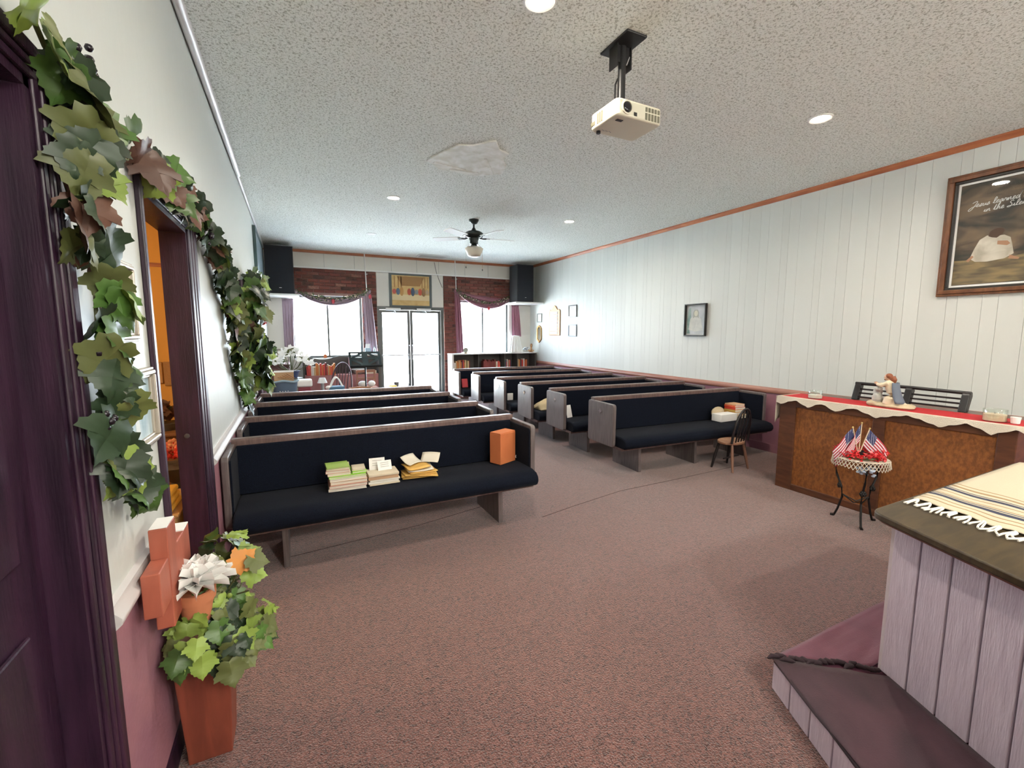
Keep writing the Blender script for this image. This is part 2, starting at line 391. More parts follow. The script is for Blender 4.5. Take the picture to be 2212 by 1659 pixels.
bricks(.0, 1.62, 2.245, 2.765); bricks(1.33, 1.62, .02, 2.235); bricks(3.10, 3.41, .02, 2.765); bricks(3.42, 4.95, 2.245, 2.765)

def window(n, x0, x1, z0, z1, mull):
    fr = MB(); y0, y1 = YB + .06, YB + .12; e = .045
    fr.box((x0, y0, z0), (x0 + e, y1, z1)); fr.box((x1 - e, y0, z0), (x1, y1, z1)); fr.box((x0 + e, y0, z1 - e), (x1 - e, y1, z1)); fr.box((x0 + e, y0, z0), (x1 - e, y1, z0 + e))
    wn_ = struct(fr.build('window_%d' % n, M_bronze), 'dark metal framed shop window')
    xs = [x0 + e] + mull + [x1 - e]
    for m in mull: bx((m - .018, y0, z0 + e), (m + .018, y1, z1 - e)).build('mullion', M_bronze, wn_)
    for a, c in zip(xs[:-1], xs[1:]): bx((a, YB + .088, z0 + e), (c, YB + .092, z1 - e)).build('pane', M_glass, wn_)
    bx((x0 - .03, YB - .05, z0 - .03), (x1 + .03, YB + .06, z0)).build('window_sill', M_white, wn_, bev=.004)
window(1, *WL, [.65]); window(2, *WR, [4.08])

# glazed double entrance door
x0, x1, zt = DB[0], DB[1], DB[3]
f = MB(); f.box((x0, YB + .02, 0), (x0 + .06, YB + .14, zt)); f.box((x1 - .06, YB + .02, 0), (x1, YB + .14, zt)); f.box((x0 + .06, YB + .02, zt - .07), (x1 - .06, YB + .14, zt))
d3 = struct(f.build('door_3', M_bronze), 'dark metal glazed double entrance door')
xm = (x0 + x1)/2 - .02
for (a, c, hx) in ((x0 + .065, xm - .004, 1), (xm + .004, x1 - .065, -1)):
    lf = MB(); s = .055
    lf.box((a, YB + .06, .01), (a + s, YB + .11, zt - .075)); lf.box((c - s, YB + .06, .01), (c, YB + .11, zt - .075))
    lf.box((a + s, YB + .06, zt - .075 - s), (c - s, YB + .11, zt - .075)); lf.box((a + s, YB + .06, .01), (c - s, YB + .11, .16))
    leaf = lf.build('door_leaf', M_bronze, d3)
    bx((a + s, YB + .083, .16), (c - s, YB + .087, zt - .075 - s)).build('pane', M_glass, leaf)
    MB().tube([(a + .02, YB + .02, 1.0), (c - .02, YB + .02, 1.0)], .016, 8).build('push_bar', M_grey, leaf, smooth=40)
    bx(((a+c)/2 - .2, YB - .0, zt - .085), ((a+c)/2 + .12, YB + .05, zt - .03)).build('door_closer', M_white, leaf, bev=.006)
    MB().tube([((a+c)/2 - .05, YB + .03, zt - .05), ((a+c)/2 + .0, YB - .04, zt - .12)], .008, 6).build('closer_arm', M_white, leaf)
    hx_ = c - .028 if hx > 0 else a + .028
    MB().tube([(hx_, YB + .05, .9), (hx_, YB + .02, .92), (hx_, YB + .02, 1.2), (hx_, YB + .05, 1.22)], .01, 8).build('pull_handle', M_grey, leaf, smooth=40)

# room beyond doorway 2
kx0, ky1 = -3.0, 4.35
kr = struct(bx((kx0, ky1, -.1), (XL - T, ky1 + .1, 2.6)).build('wall_side_room', M_orangewall), 'orange painted wall of the room beyond')
struct(bx((kx0 - .1, 1.4, -.1), (kx0, ky1 + .1, 2.6)).build('wall_side_room', M_orangewall)); struct(bx((kx0, 1.4, -.1), (XL - T, 1.5, 2.6)).build('wall_side_room', M_orangewall))
struct(bx((kx0, 1.5, 2.5), (XL - T, ky1, 2.6)).build('ceiling_side_room', M_orangewall)); struct(bx((kx0, 1.5, -.1), (XL - T - .06, ky1, 0)).build('floor_side_room', M_orangewood))
bx((kx0, ky1 - .012, 2.0), (XL - T, ky1, 2.03)).build('picture_rail', M_orangewood, kr)
for i in range(14):
    a = -2.2 + i*.115
    bx((a, ky1 - .018, 1.08 if i % 2 else 1.10), (a + .108, ky1 - .001, 1.27)).build('stone_tile', mat('tan_stone_%d' % (i % 3), ((.42,.26,.12),(.5,.32,.16),(.36,.21,.1))[i % 3], .8, bump=.4), kr, bev=.006)

# ------------------------------------------------------------------ pews
def rrect(y0, y1, z0, z1, r, n=4):
    out = []
    for (cy, cz, a0) in ((y1-r, z1-r, 0), (y0+r, z1-r, 90), (y0+r, z0+r, 180), (y1-r, z0+r, 270)):
        for k in range(n+1):
            a = R(a0 + 90*k/n); out.append((cy + r*math.cos(a), cz + r*math.sin(a)))
    return out
def pew(x, y, L, rz, label, group, legs, medal):
    t = thing('pew', label, 'pew', (x, y, 0), rz, group)
    # cushion
    prof = [(-.02,.305),(-.54,.300),(-.565,.312),(-.58,.345),(-.575,.378),(-.545,.405),(-.48,.418),(-.25,.415),(-.05,.395),(-.02,.395)]
    MB().prism(prof, 'x', .054, L - .054).build('seat', M_pewfab, t, smooth=50, bev=.012)
    bx((.06, -.50, .275), (L - .06, -.02, .303)).build('seat_board', M_pewwood, t)
    pb = [(-.075,.40),(-.06,.735),(-.035,.745),(-.012,.74),(-.02,.40)]
    MB().prism(pb, 'x', .045, L - .045).build('backrest', M_pewfab, t, smooth=40, bev=.008)
    MB().prism([(-.02,.30),(-.012,.755),(.02,.755),(.012,.30)], 'x', .04, L - .04).build('back_panel', M_pewwood, t)
    MB().prism([(-.05,.722),(-.048,.772),(-.035,.782),(.018,.782),(.026,.772),(.026,.74),(-.01,.722)], 'x', .02, L - .02).build('top_rail', M_pewwood, t, bev=.003)
    for i, xe in enumerate((0, L - .04)):
        e = MB().prism(rrect(-.42, .045, .30, .752, .03), 'x', xe, xe + .04).build('end_panel', M_pewend, t, bev=.006, smooth=35)
        xi = xe + .04 if i == 0 else xe - .012
        MB().prism(rrect(-.405, -.03, .32, .725, .02), 'x', xi, xi + .012).build('end_upholstery', M_pewfab, e, bev=.003)
        if medal == i or medal == 2:
            xx = xe - .002 if i == 0 else xe + .042
            MB().prism([(-.03,0),(-.01,.012),(0,.035),(.01,.012),(.03,0),(.01,-.012),(0,-.035),(-.01,-.012)], 'x', -.003, .004).build('medallion', M_chrome, e, loc=(xx, -.19, .655))
    for xl in legs:
        MB().prism([(-.44,0),(.02,0),(.03,.30),(-.43,.30)], 'x', xl - .018, xl + .018).build('leg', M_pewend, t, bev=.003)
    return t
LP = [(-.435,3.50,2.155,.4),(-.43,4.36,2.15,-.8),(-.42,5.21,2.11,-.9),(-.405,5.99,2.08,-2.2)]
for i, (x, y, L, a) in enumerate(LP):
    pew(x, y, L, R(a), ['navy upholstered pew carrying book stacks and an orange carton', 'navy pew directly behind the one carrying the orange carton',
        'third navy pew in the row by the ivy wall, third from the orange carton', 'rearmost navy pew in the row along the ivy wall, nearest the glass doors'][i], 'pews beside the ivy wall', (.32, L - .32), 1)
RP = [(2.955,4.04,2.30,-2.6),(2.94,4.95,2.27,-3.6),(2.91,5.73,2.28,-3.2),(2.89,6.56,2.26,-4),(2.88,7.58,2.28,-4.5),(2.80,8.42,2.28,-2.8)]
RL = ['navy pew behind the small dark chair, with white box and stacked books on seat', 'navy pew with a folded white sheet leaning on it, behind the chair pew',
      'navy pew with rumpled beige cloth on its seat', 'navy pew behind the one holding the beige cloth, small white card on seat',
      'navy pew second from the long bookcase, empty seat and brightly lit end', 'navy pew backed against the long bookcase, red book on its seat']
for i, (x, y, L, a) in enumerate(RP): pew(x, y, L, R(a), RL[i], 'pews beside the panelled wall', (.35, L/2, L - .35), 0)

# ------------------------------------------------------------------ recessed downlights
M_bulb = mat('lit_bulb', (1,.9,.75), .5, emit=(1,.86,.66), estr=14)
M_bulboff = mat('unlit_lens', (.85,.84,.80), .4)
def downlight(x, y, on, label, grp='recessed ceiling lights'):
    t = thing('recessed_light', label, 'ceiling light', (x, y, ZC), 0, grp)
    MB().lathe([(.062,-.001),(.082,-.001),(.082,-.006),(.074,-.010),(.062,-.006)], n=28, cap=False).build('trim_ring', M_white, t, smooth=40)
    MB().lathe([(.064,-.003),(.062,-.0035),(.0005,-.005)], n=24, cap=False).build('lens', M_bulb if on else M_bulboff, t)
    if on:
        l = bpy.data.lights.new('downlight', 'AREA'); l.shape = 'DISK'; l.size = .13; l.energy = LAMP_W; l.color = (1,.90,.77); l.spread = R(165)
        o = bpy.data.objects.new('downlight', l); COL.objects.link(o); o.parent = t; o.location = (0,0,-.012)
downlight(1.17, 2.08, True, 'lit recessed light in the ceiling near the projector')
downlight(3.69, 2.2, True, 'lit recessed light in the ceiling between projector and panelled wall')
downlight(1.17, 5.66, True, 'lit recessed light in the ceiling beyond the flaking patch')
downlight(3.72, 5.70, True, 'lit recessed light in the ceiling between fan and panelled wall')
downlight(1.24, 7.84, False, 'unlit recessed light in the ceiling in front of the speaker by the ivy wall')
downlight(1.17, -1.3, True, 'lit recessed light over the platform on the ivy-wall side')
downlight(3.69, -1.3, True, 'lit recessed light over the platform on the organ side')

# unseen opal globes added behind the camera to brighten ceiling and near things
def globe(x, y, label):
    t = thing('added_fill_globe', label, 'ceiling light', (x, y, ZC), 0, 'added fill globes over the platform')
    MB().lathe([(.001,0),(.07,0),(.065,-.02),(.03,-.03),(.012,-.035),(.012,-.20),(.04,-.21),(.05,-.225),(.001,-.226)], n=24).build('stem', M_white, t, smooth=40)
    MB().ball((0,0,-.33), .12, 24).build('globe', mat('opal_fill_globe', (.9,.88,.82), .4, emit=(1,.97,.91), estr=FILL_GLOBE_E), t, smooth=80)
globe(1.3, -1.9, 'added opal globe fill light over the platform on the ivy-wall side'); globe(3.6, -1.9, 'added opal globe fill light over the platform on the organ side')

# ------------------------------------------------------------------ ivy: leaves are parts
def leaf_mesh(mats_i, k=0):
    # serrated five-lobed leaf in the xy plane, stalk at origin, tip at +y, folded along the midrib
    half = [(0,0),(.14,-.09),(.26,-.10),(.33,-.01),(.45,.03),(.42,.12),(.38,.21),(.50,.27),(.52,.36),(.62,.42),(.60,.50),(.64,.60),(.52,.59),(.43,.57),(.40,.68),(.33,.72),(.30,.82),(.20,.83),(.14,.93),(.07,.97),(0,1.10)]
    rr = random.Random(mats_i*7 + k); c = .5 + .3*k; ph = rr.uniform(0, 6)
    def Z(x, y): return -.30*c*abs(x)**1.3 - .16*c*y*y + .035*math.sin(9*x + ph) + .03*math.sin(8*y + 3*abs(x) + ph) + .05*k*math.sin(5*x)
    vs = []; fs = []
    for side in (1, -1):
        n0 = len(vs)
        for (x, y) in half:
            ym = min(max(.12 + y*.72, .05), 1.0) if y > 0 else .08
            for t in (1.0, .55, 0.0):
                X, Y = x*t*side, ym + (y - ym)*t; vs.append((X, Y, Z(X, Y) - (0 if t else .02)))
        for i in range(len(half) - 1):
            a = n0 + i*3; b_ = a + 3
            fs += [(a, b_, b_+1, a+1), (a+1, b_+1, b_+2, a+2)] if side > 0 else [(b_, a, a+1, b_+1), (b_+1, a+1, a+2, b_+2)]
    mb = MB(); mb.add(vs, fs); o = mb.build('leaf', M_leaf[mats_i], smooth=75, fix=False); me = o.data; bpy.data.objects.remove(o); return me
LEAF = [[leaf_mesh(i, k) for k in (0, 1)] for i in range(5)]
def put_leaf(parent, p, n, down, size, weights, wall=None):
    """leaf lying roughly on normal n, tip towards down"""
    n = Vector(n).normalized(); d = Vector(down); d = (d - n*d.dot(n)).normalized(); x = d.cross(n)
    M = Matrix((( x.x, d.x, n.x, p[0]), (x.y, d.y, n.y, p[1]), (x.z, d.z, n.z, p[2]), (0,0,0,1))) @ Matrix.Diagonal((size, size, size, 1))
    i = random.choices(range(5), weights)[0]
    me = random.choice(LEAF[i])
    if wall is not None:      # keep the leaf in front of the wall plane
        lo = min((M @ v.co).x for v in me.vertices)
        if lo < wall: M = Matrix.Translation((wall - lo, 0, 0)) @ M
    return inst(me, 'leaf', parent, M)
def rnd(a): return random.uniform(-a, a)
def grapes(parent, c, n, r, spread, m=None, name='grape_bunch'):
    b_ = MB()
    for _ in range(n): b_.ball((c[0] + rnd(spread*.6), c[1] + rnd(spread), c[2] + rnd(spread)), r*random.uniform(.8,1.1), 8)
    return b_.build(name, m or M_grape, parent, smooth=80)
def garland(name, label, path, nleaf, size, weights, bunches, tendrils=(), out=.03, base=0):
    """leafy vine along a world-space path on the left wall (normal +x)"""
    o0 = Vector(path[-1]); t = thing(name, label, 'garland', tuple(o0))
    P = [Vector(p) - o0 for p in path]
    MB().tube(P, .005, 6).build('vine', M_stem, t, smooth=60)
    seg = [(P[i+1]-P[i]).length for i in range(len(P)-1)]; T_ = sum(seg)
    for k_ in range(nleaf):
        s = (k_ + random.random())/nleaf*T_; i = 0
        while i < len(seg)-1 and s > seg[i]: s -= seg[i]; i += 1
        p = P[i].lerp(P[i+1], s/seg[i])
        sz = size*random.uniform(.65,1.2)
        side = rnd(1)
        q = p + Vector((random.uniform(.012, .012 + out), side*size*.45, rnd(size*.3)))
        put_leaf(t, q, (1 + rnd(.25), -.45 + rnd(.9), rnd(.7)), (rnd(.3), side*.9, -.75 + rnd(.5)), sz, weights, XL + .006 - o0.x)
    for (p, n, r, sp) in bunches: grapes(t, Vector(p) - o0, n, r, sp)
    for tp in tendrils: MB().tube([Vector(p) - o0 for p in tp], .003, 5).build('tendril', M_stem, t)
    return t
garland('ivy_garland', 'large-leaved ivy and grape garland hanging beside the two framed prints',
        [(-.42,1.20,2.13),(-.42,1.28,2.07),(-.42,1.42,2.03),(-.42,1.33,1.93),(-.42,1.27,1.87),(-.42,1.33,1.78),(-.42,1.40,1.68),(-.42,1.40,1.55),(-.42,1.385,1.37),(-.42,1.40,1.20),(-.42,1.50,1.06),(-.42,1.55,1.03)],
        60, .105, (.34,.34,.22,.10,.05), [((-.40,1.43,2.12),9,.011,.03),((-.40,1.37,1.98),14,.012,.035),((-.40,1.37,1.47),16,.012,.035),((-.40,1.33,1.30),6,.011,.02),((-.40,1.42,1.17),12,.011,.03),((-.40,1.52,1.03),7,.009,.03)],
        [[(-.42,1.42,2.05),(-.41,1.52,2.0),(-.415,1.60,1.98),(-.41,1.72,2.0),(-.42,1.82,2.07)],[(-.42,1.52,2.0),(-.40,1.54,1.95),(-.40,1.57,1.93)],[(-.42,1.45,1.08),(-.40,1.6,1.10),(-.41,1.68,1.12)],[(-.42,1.36,1.39),(-.39,1.5,1.37),(-.40,1.55,1.33)]])
garland('ivy_garland', 'dark russet-tinged ivy garland draped over the open doorway head',
        [(-.42,1.80,2.12),(-.42,1.95,2.09),(-.42,2.12,2.09),(-.42,2.4,2.10),(-.42,2.70,2.12),(-.42,2.95,2.07),(-.42,3.18,2.03),(-.42,3.35,1.96)],
        46, .12, (.45,.15,.14,.06,.28), [((-.40,2.75,2.06),10,.013,.04),((-.40,2.95,2.02),14,.013,.05),((-.40,2.2,2.05),8,.012,.04)],
        [[(-.42,3.3,1.97),(-.40,3.5,1.94),(-.40,3.75,1.90)]])
garland('ivy_garland', 'yellow-green ivy garland hanging from the open doorway down to the chair rail',
        [(-.42,3.35,1.96),(-.42,3.45,1.88),(-.42,3.62,1.80),(-.42,3.80,1.69),(-.42,3.90,1.55),(-.42,3.97,1.45),(-.42,4.08,1.32),(-.42,4.25,1.16),(-.42,4.45,1.02),(-.42,4.65,.92)],
        100, .135, (.25,.30,.28,.15,.02), [((-.39,3.95,1.42),8,.014,.05),((-.39,4.5,.95),8,.014,.05)], out=.05)
t = garland('ivy_swag', 'dense bushy ivy swag with red berries hung beyond the doorway garland',
        [(-.40,5.6,2.12),(-.40,5.3,2.0),(-.38,5.0,1.85),(-.38,4.95,1.6),(-.38,5.0,1.35),(-.38,5.2,1.15),(-.39,5.35,1.02)],
        130, .17, (.38,.25,.20,.15,.02), [((-.34,5.0,1.55),10,.018,.06),((-.34,5.05,1.25),10,.018,.06),((-.32,5.1,1.9),6,.016,.05)], out=.12)
o0 = Vector(t.location)
grapes(t, Vector((-.26,5.25,1.62)) - o0, 9, .014, .035, M_redberry, 'red_berries'); grapes(t, Vector((-.26,5.3,1.27)) - o0, 12, .014, .05, M_redberry, 'red_berries')
MB().tube([Vector((-.43,5.05,.98)) - o0, Vector((-.43,5.05,2.0)) - o0], .02, 8).build('hanging_rod', M_darkwood, t)
# pale silk plant further along on a dark post shelf
# ------------------------------------------------------------------ left wall pictures, panel
def framed(name, label, w, h, M, fmat, fw, fd, art, mat_w=0, mat_m=None, group=None, prof=False, glass=True):
    """frame in its own xz plane facing -y; M places it"""
    t = thing(name, label, 'picture', (0,0,0), 0, group); t.matrix_world = M
    steps = [(0, fw, fd)] if not prof else [(0, fw*.28, fd*.7), (fw*.28, fw*.72, fd), (fw*.72, fw, fd*.6)]
    for (a, b_, d) in steps:
        m = MB()
        for (p, q) in (((-w/2+a, h/2-b_), (w/2-a, h/2-a)), ((-w/2+a, -h/2+a), (w/2-a, -h/2+b_)), ((-w/2+a, -h/2+b_), (-w/2+b_, h/2-b_)), ((w/2-b_, -h/2+b_), (w/2-a, h/2-b_))):
            m.box((p[0], -d, p[1]), (q[0], 0, q[1]))
        m.build('frame', fmat, t, bev=min(.004, (b_-a)*.3))
    iw, ih = w - 2*fw, h - 2*fw
    if mat_w:
        bx((-iw/2, -.006, -ih/2), (iw/2, -.002, ih/2)).build('mat_board', mat_m or M_paperw, t); iw -= 2*mat_w; ih -= 2*mat_w
    bx((-iw/2, -.008, -ih/2), (iw/2, -.003, ih/2)).build('print', art, t)
    if glass: bx((-iw/2 - mat_w, -.011, -ih/2 - mat_w), (iw/2 + mat_w, -.0095, ih/2 + mat_w)).build('glass', M_picglass, t)
    return t
def wallM(x, y, z, facing):
    # facing '+x' (left wall) or '-x' (right wall) or '-y'
    a = {'+x': R(90), '-x': R(-90), '-y': 0}[facing]
    return Matrix.Translation((x, y, z)) @ Matrix.Rotation(a, 4, 'Z')
M_bluepr = mat('pale_blue_print', (.26,.42,.50), .5, col2=(.62,.74,.78), nscale=4, stretch=(2,1,.6), ndist=1.5)
M_goldleaf = mat('pale_gilt_frame', (.50,.45,.38), .35, .5)
framed('framed_print', 'small gilt-framed pale blue print, upper of two beside the ivy', .245, .235, wallM(XL, 1.645, 1.59, '+x'), M_goldleaf, .026, .022, M_bluepr, prof=True)
pt = framed('framed_print', 'gilt-framed pale blue print with a white standing figure, lower of two beside the ivy', .36, .25, wallM(XL, 1.70, 1.26, '+x'), M_goldleaf, .032, .026, M_bluepr, prof=True)
MB().prism([(-.02,-.075),(.02,-.075),(.016,-.02),(.012,.03),(.008,.045),(.01,.06),(.004,.072),(-.004,.072),(-.01,.06),(-.008,.045),(-.014,.03),(-.017,-.02)], 'y', -.0088, -.0078).build('print_figure', mat('white_print_ink', (.72,.78,.78), .6), pt)
pn = thing('wall_panel', 'tall blue-grey panel with dark edge high on the ivy wall', 'panel', (XL, 8.2, 2.2))
bx((0, -.75, 0), (.03, .85, .75)).build('panel_face', mat('blue_grey_panel', (.17,.22,.25), .35), pn)
m = MB(); m.box((0,-.80,-.05),(.04,-.75,.80)); m.box((0,.85,-.05),(.04,.90,.80)); m.box((0,-.75,.75),(.04,.85,.80)); m.box((0,-.75,-.05),(.04,.85,0)); m.build('panel_edge', mat('dark_teal_edge', (.03,.07,.07), .4), pn)
tag(MB().box((XL,6.15,0),(XL+.07,6.27,1.42)).build('wooden_post', M_darkwood, bev=.01), 'dark reddish wooden post standing against wall beyond the ivy swag', 'post')

# ------------------------------------------------------------------ cross on the wall, planter with ivy and flower pot
c = thing('wooden_cross', 'brick-red wooden cross on the wall behind the planter', 'cross', (XL + .036, 1.65, .60))
bx((-.004,-.05,0),(.042,.05,.316)).build('upright', M_crosswood, c, bev=.003)
bx((-.004,-.153,.095),(.040,-.05,.225)).build('arm', M_crosswood, c, bev=.003)
bx((-.004,.05,.095),(.040,.23,.225)).build('arm', M_crosswood, c, bev=.003)
bx((-.002,.15,.2255),(.0405,.225,.229)).build('white_tape', M_paperw, c); bx((-.002,-.045,.3165),(.041,.045,.319)).build('white_tape', M_paperw, c)
pl = thing('planter', 'tall tapered red-brown wooden planter spilling with ivy beside the wall', 'planter', (-.338, 1.80, 0))
MB().frustum((0,0,0), (.130,.130), (.172,.172), .44).build('body', M_planter, pl, bev=.004)
m = MB(); 
for (a, c_) in (((-.09,-.09),(.09,-.075)),((-.09,.075),(.09,.09)),((-.09,-.075),(-.075,.075)),((.075,-.075),(.09,.075))): m.box((a[0],a[1],.42),(c_[0],c_[1],.45))
m.build('rim', M_planter, pl, bev=.003)
bx((-.076,-.076,.41),(.076,.076,.443)).build('soil', mat('soil', (.03,.02,.015), .9), pl)
for k_ in range(150):
    a = random.uniform(-2.2, 2.2); e = random.random()**.7; rr = .03 + .13*e
    p = Vector((rr*math.cos(a), rr*math.sin(a) - .02, .475 + .11*(1-e) + rnd(.05)))
    if math.cos(a) > .2: p += Vector((.05*e, 0, -.05*e + rnd(.04)))
    if p.y > .0 and random.random() < .5: p.z += random.uniform(.03, .22); p.x = max(p.x, .03)
    put_leaf(pl, p, (math.cos(a)*.8 + rnd(.4), math.sin(a)*.6 - .5 + rnd(.4), .5 + rnd(.5)), (math.cos(a), math.sin(a), -.7 + rnd(.5)), random.uniform(.05,.085), (.24,.28,.26,.20,.02), XL + .015 + .338)
m = MB()
for _ in range(14):
    a = rnd(3); p = Vector((.05 + rnd(.06), .02 + rnd(.06), .45)); m.tube([p, p + Vector((rnd(.05), rnd(.05), .1)), p + Vector((rnd(.1)+.03, rnd(.1), .17 + rnd(.05)))], .003, 5)
m.build('stems', M_stem, pl)
grapes(pl, (.045,.02,.64), 16, .009, .035, mat('brown_berry', (.14,.06,.05), .35), 'berries'); grapes(pl, (.075,-.02,.57), 10, .010, .035, M_leaf[3], 'green_berries')
tag_leaf = [((.11,.02,.68),(.3,-.9,.4),(1,.1,.3),.08),((.13,.01,.63),(.3,-.9,.5),(1,0,-.4),.08)]
for (p, n_, d, s) in tag_leaf:
    o = put_leaf(pl, p, n_, d, s, (0,0,0,1,0)); 
M_autumn = mat('autumn_leaf', (.55,.22,.04), .5); o = put_leaf(pl, (.10,-.01,.66), (.2,-.9,.4), (.8,0,.6), .085, (0,0,0,1,0)); o.data = o.data.copy(); o.data.materials[0] = M_autumn
fp = thing('flower_pot', 'small terracotta pot with one big white silk flower, set in the ivy planter', 'flower pot', (-.340, 1.735, .53))
MB().lathe([(.036,0),(.040,.002),(.050,.075),(.056,.076),(.058,.108),(.052,.110),(.048,.09),(.001,.085)], n=28).build('pot', M_terra, fp, smooth=40)
MB().tube([(0,0,.03),(0,0,.13)], .005, 6).build('stem', M_stem, fp)
for ring, (cnt, ln, tilt, zz) in enumerate(((14,.118,6,.122),(13,.108,24,.128),(10,.09,44,.134),(6,.06,68,.14))):
    for k_ in range(cnt):
        a = 2*math.pi*(k_ + ring*.37)/cnt + rnd(.1); ln_ = ln*random.uniform(.9,1.08)
        def fn(u, v, ln_=ln_): 
            wd = math.sin(math.pi*(.06 + .94*v**.75)) * .030; return (v*ln_, (u-.5)*2*wd, .012*abs(u-.5)*4 - .02*v*v + .014*v)
        pm_ = MB(); pm_.grid(fn, 4, 8); o = pm_.build('petal', M_petal, fp, smooth=70)
        o.matrix_local = Matrix.Translation((0,0,zz)) @ Matrix.Rotation(a,4,'Z') @ Matrix.Rotation(R(-tilt),4,'Y')

# ------------------------------------------------------------------ things on the front left-hand pew
px_, py_ = -.435, 3.50
M_bookc = [mat('book_green', (.30,.45,.10), .6), mat('book_cream', (.66,.58,.44), .7), mat('book_tan', (.52,.33,.20), .7), mat('book_white', (.75,.73,.66), .7), mat('book_lime', (.28,.62,.06), .6), mat('book_rose', (.55,.30,.25), .7)]
def book(x, y, z, w, d, h, cm, label, rz=0, group='books stacked on the front pew', cat='book'):
    t = thing('book', label, cat, (x, y, z), rz, group)
    m = MB(); m.box((-w/2,-d/2,0),(w/2,d/2,.003)); m.box((-w/2,-d/2,h-.003),(w/2,d/2,h)); m.box((-w/2,-d/2,0),(-w/2+.003,d/2,h)); m.build('cover', cm, t)
    bx((-w/2+.003,-d/2+.002,.003),(w/2-.003,d/2-.002,h-.003)).build('pages', M_paper, t)
    return t
z = .421
names = ['cream-covered', 'tan-covered', 'off-white', 'rose-tan', 'pale cream']
for i, (h, ci, nm) in enumerate(((.022,3,'thick off-white book at the bottom of the green-topped stack'),(.02,5,'rose-covered book second up in the green-topped stack'),(.024,2,'tan book in the middle of the green-topped stack'),(.02,3,'white-covered book above the tan one in the green-topped stack'),(.014,4,'thin lime-green book under the small booklets'))):
    book(.29 + rnd(.012), 3.24 + rnd(.01), z, .235 + rnd(.012), .17, h, M_bookc[ci], nm, rnd(.05)); z += h + .0005
zt = z
for i, (h, ci, nm) in enumerate(((.018,1,'small cream booklet lying on the lime-green book'),(.02,5,'small rose booklet under the green-patterned one'),(.012,1,'thin cream booklet high in the stack'),(.008,0,'green and cream patterned booklet topping the stack'))):
    book(.235 + rnd(.01), 3.25, z, .15, .15, h, M_bookc[ci], nm, rnd(.08)); z += h + .0005
book(.36, 3.25, zt, .10, .14, .014, M_bookc[4], 'bright green booklet beside the small booklet pile', .1); book(.365, 3.25, zt + .0145, .09, .12, .012, M_bookc[1], 'little cream booklet on the bright green one', -.05)
z = .421
for i, (h, nm) in enumerate(((.012,'lowest'),(.016,'second'),(.012,'third'),(.024,'thick tan-edged'),(.016,'topmost'))):
    tag(bx((-.105,-.08,0),(.105,.08,h)).build('paper_stack', M_bookc[(1,3,3,2,1)[i]], bev=.002, loc=(.53 + rnd(.008), 3.235 + rnd(.008), z)), nm + ' bundle of cream song sheets in the middle pile', 'paper', 'paper bundles on the front pew'); z += h + .0005
for i, (x, w_, h_, nm, ax) in enumerate(((.50,.11,.085,'white printed leaflet propped on the middle paper pile', -.22),(.55,.10,.07,'smaller white printed leaflet leaning in front of the other', -.38))):
    lt = thing('leaflet', nm, 'leaflet', (x, 3.27 - i*.035, z), rnd(.1), 'leaflets propped on papers')
    lt.rotation_euler.x = ax
    bx((-w_/2,0,0),(w_/2,.002,h_)).build('sheet', M_paperw, lt)
    for j in range(3): bx((-w_*.3,-.0006,h_*(.35 + j*.2)),(w_*.3,0,h_*(.35 + j*.2) + .003)).build('print_line', mat('grey_ink', (.35,.34,.32), .8), lt)
M_manila = mat('manila_envelope', (.66,.40,.10), .7)
z = .421
for i in range(6):
    s = rnd(.02); wv_ = MB()
    def fn(u, v, i=i): return ((u-.5)*(.26 - .018*i), (v-.5)*.17, .010*math.sin(u*3 + i) * (u-.2) + .004*math.sin(v*4+i))
    wv_.grid(fn, 8, 4)
    o = tag(wv_.build('envelope', M_manila if i not in (4,) else M_paper, smooth=60, solid=.006, loc=(.80 + s, 3.24 + rnd(.015), z + .008 + i*.014)), ('bottom-most', 'second lowest', 'third lowest', 'middle', 'cream', 'top')[i] + ' yellow envelope in the loose pile', 'envelope', 'loose envelopes on the front pew')
    o.rotation_euler.z = rnd(.22)
for i, (x, y, rz, nm) in enumerate(((.76,3.30,.6,'curled cream paper sheet sticking up behind the envelopes'),(.90,3.29,-.5,'curled cream paper sheet with dark edge on the envelopes'))):
    pm_ = MB(); pm_.grid(lambda u, v: ((u-.5)*.14, (v-.5)*.10, .05*v*v + .02*u*(1-u)), 6, 6)
    o = tag(pm_.build('curled_paper', M_paper, smooth=60, solid=.002, loc=(x, y, .515)), nm, 'paper'); o.rotation_euler.z = rz
ct = thing('carton', 'orange cardboard carton with folded top on the pew seat', 'box', (1.53, 3.31, .42), R(24))
bx((-.095,-.06,0),(.095,.06,.25)).build('body', M_orange_box, ct, bev=.004)
MB().prism([(-.06,.25),(.06,.25),(.055,.262),(-.055,.262)], 'x', -.095, .095).build('folded_top', M_orange_box, ct, bev=.003)
tk = thing('ornament', 'tiny silvery sprig ornament lying beside the orange carton', 'ornament', (1.66, 3.36, .425))
m = MB()
for _ in range(16): p = Vector((rnd(.02), rnd(.03), .03 + rnd(.025))); m.ball(p, .006, 6)
m.tube([(0,0,0),(0,0,.09)], .004, 5); m.build('sprig', M_silver, tk, smooth=60)

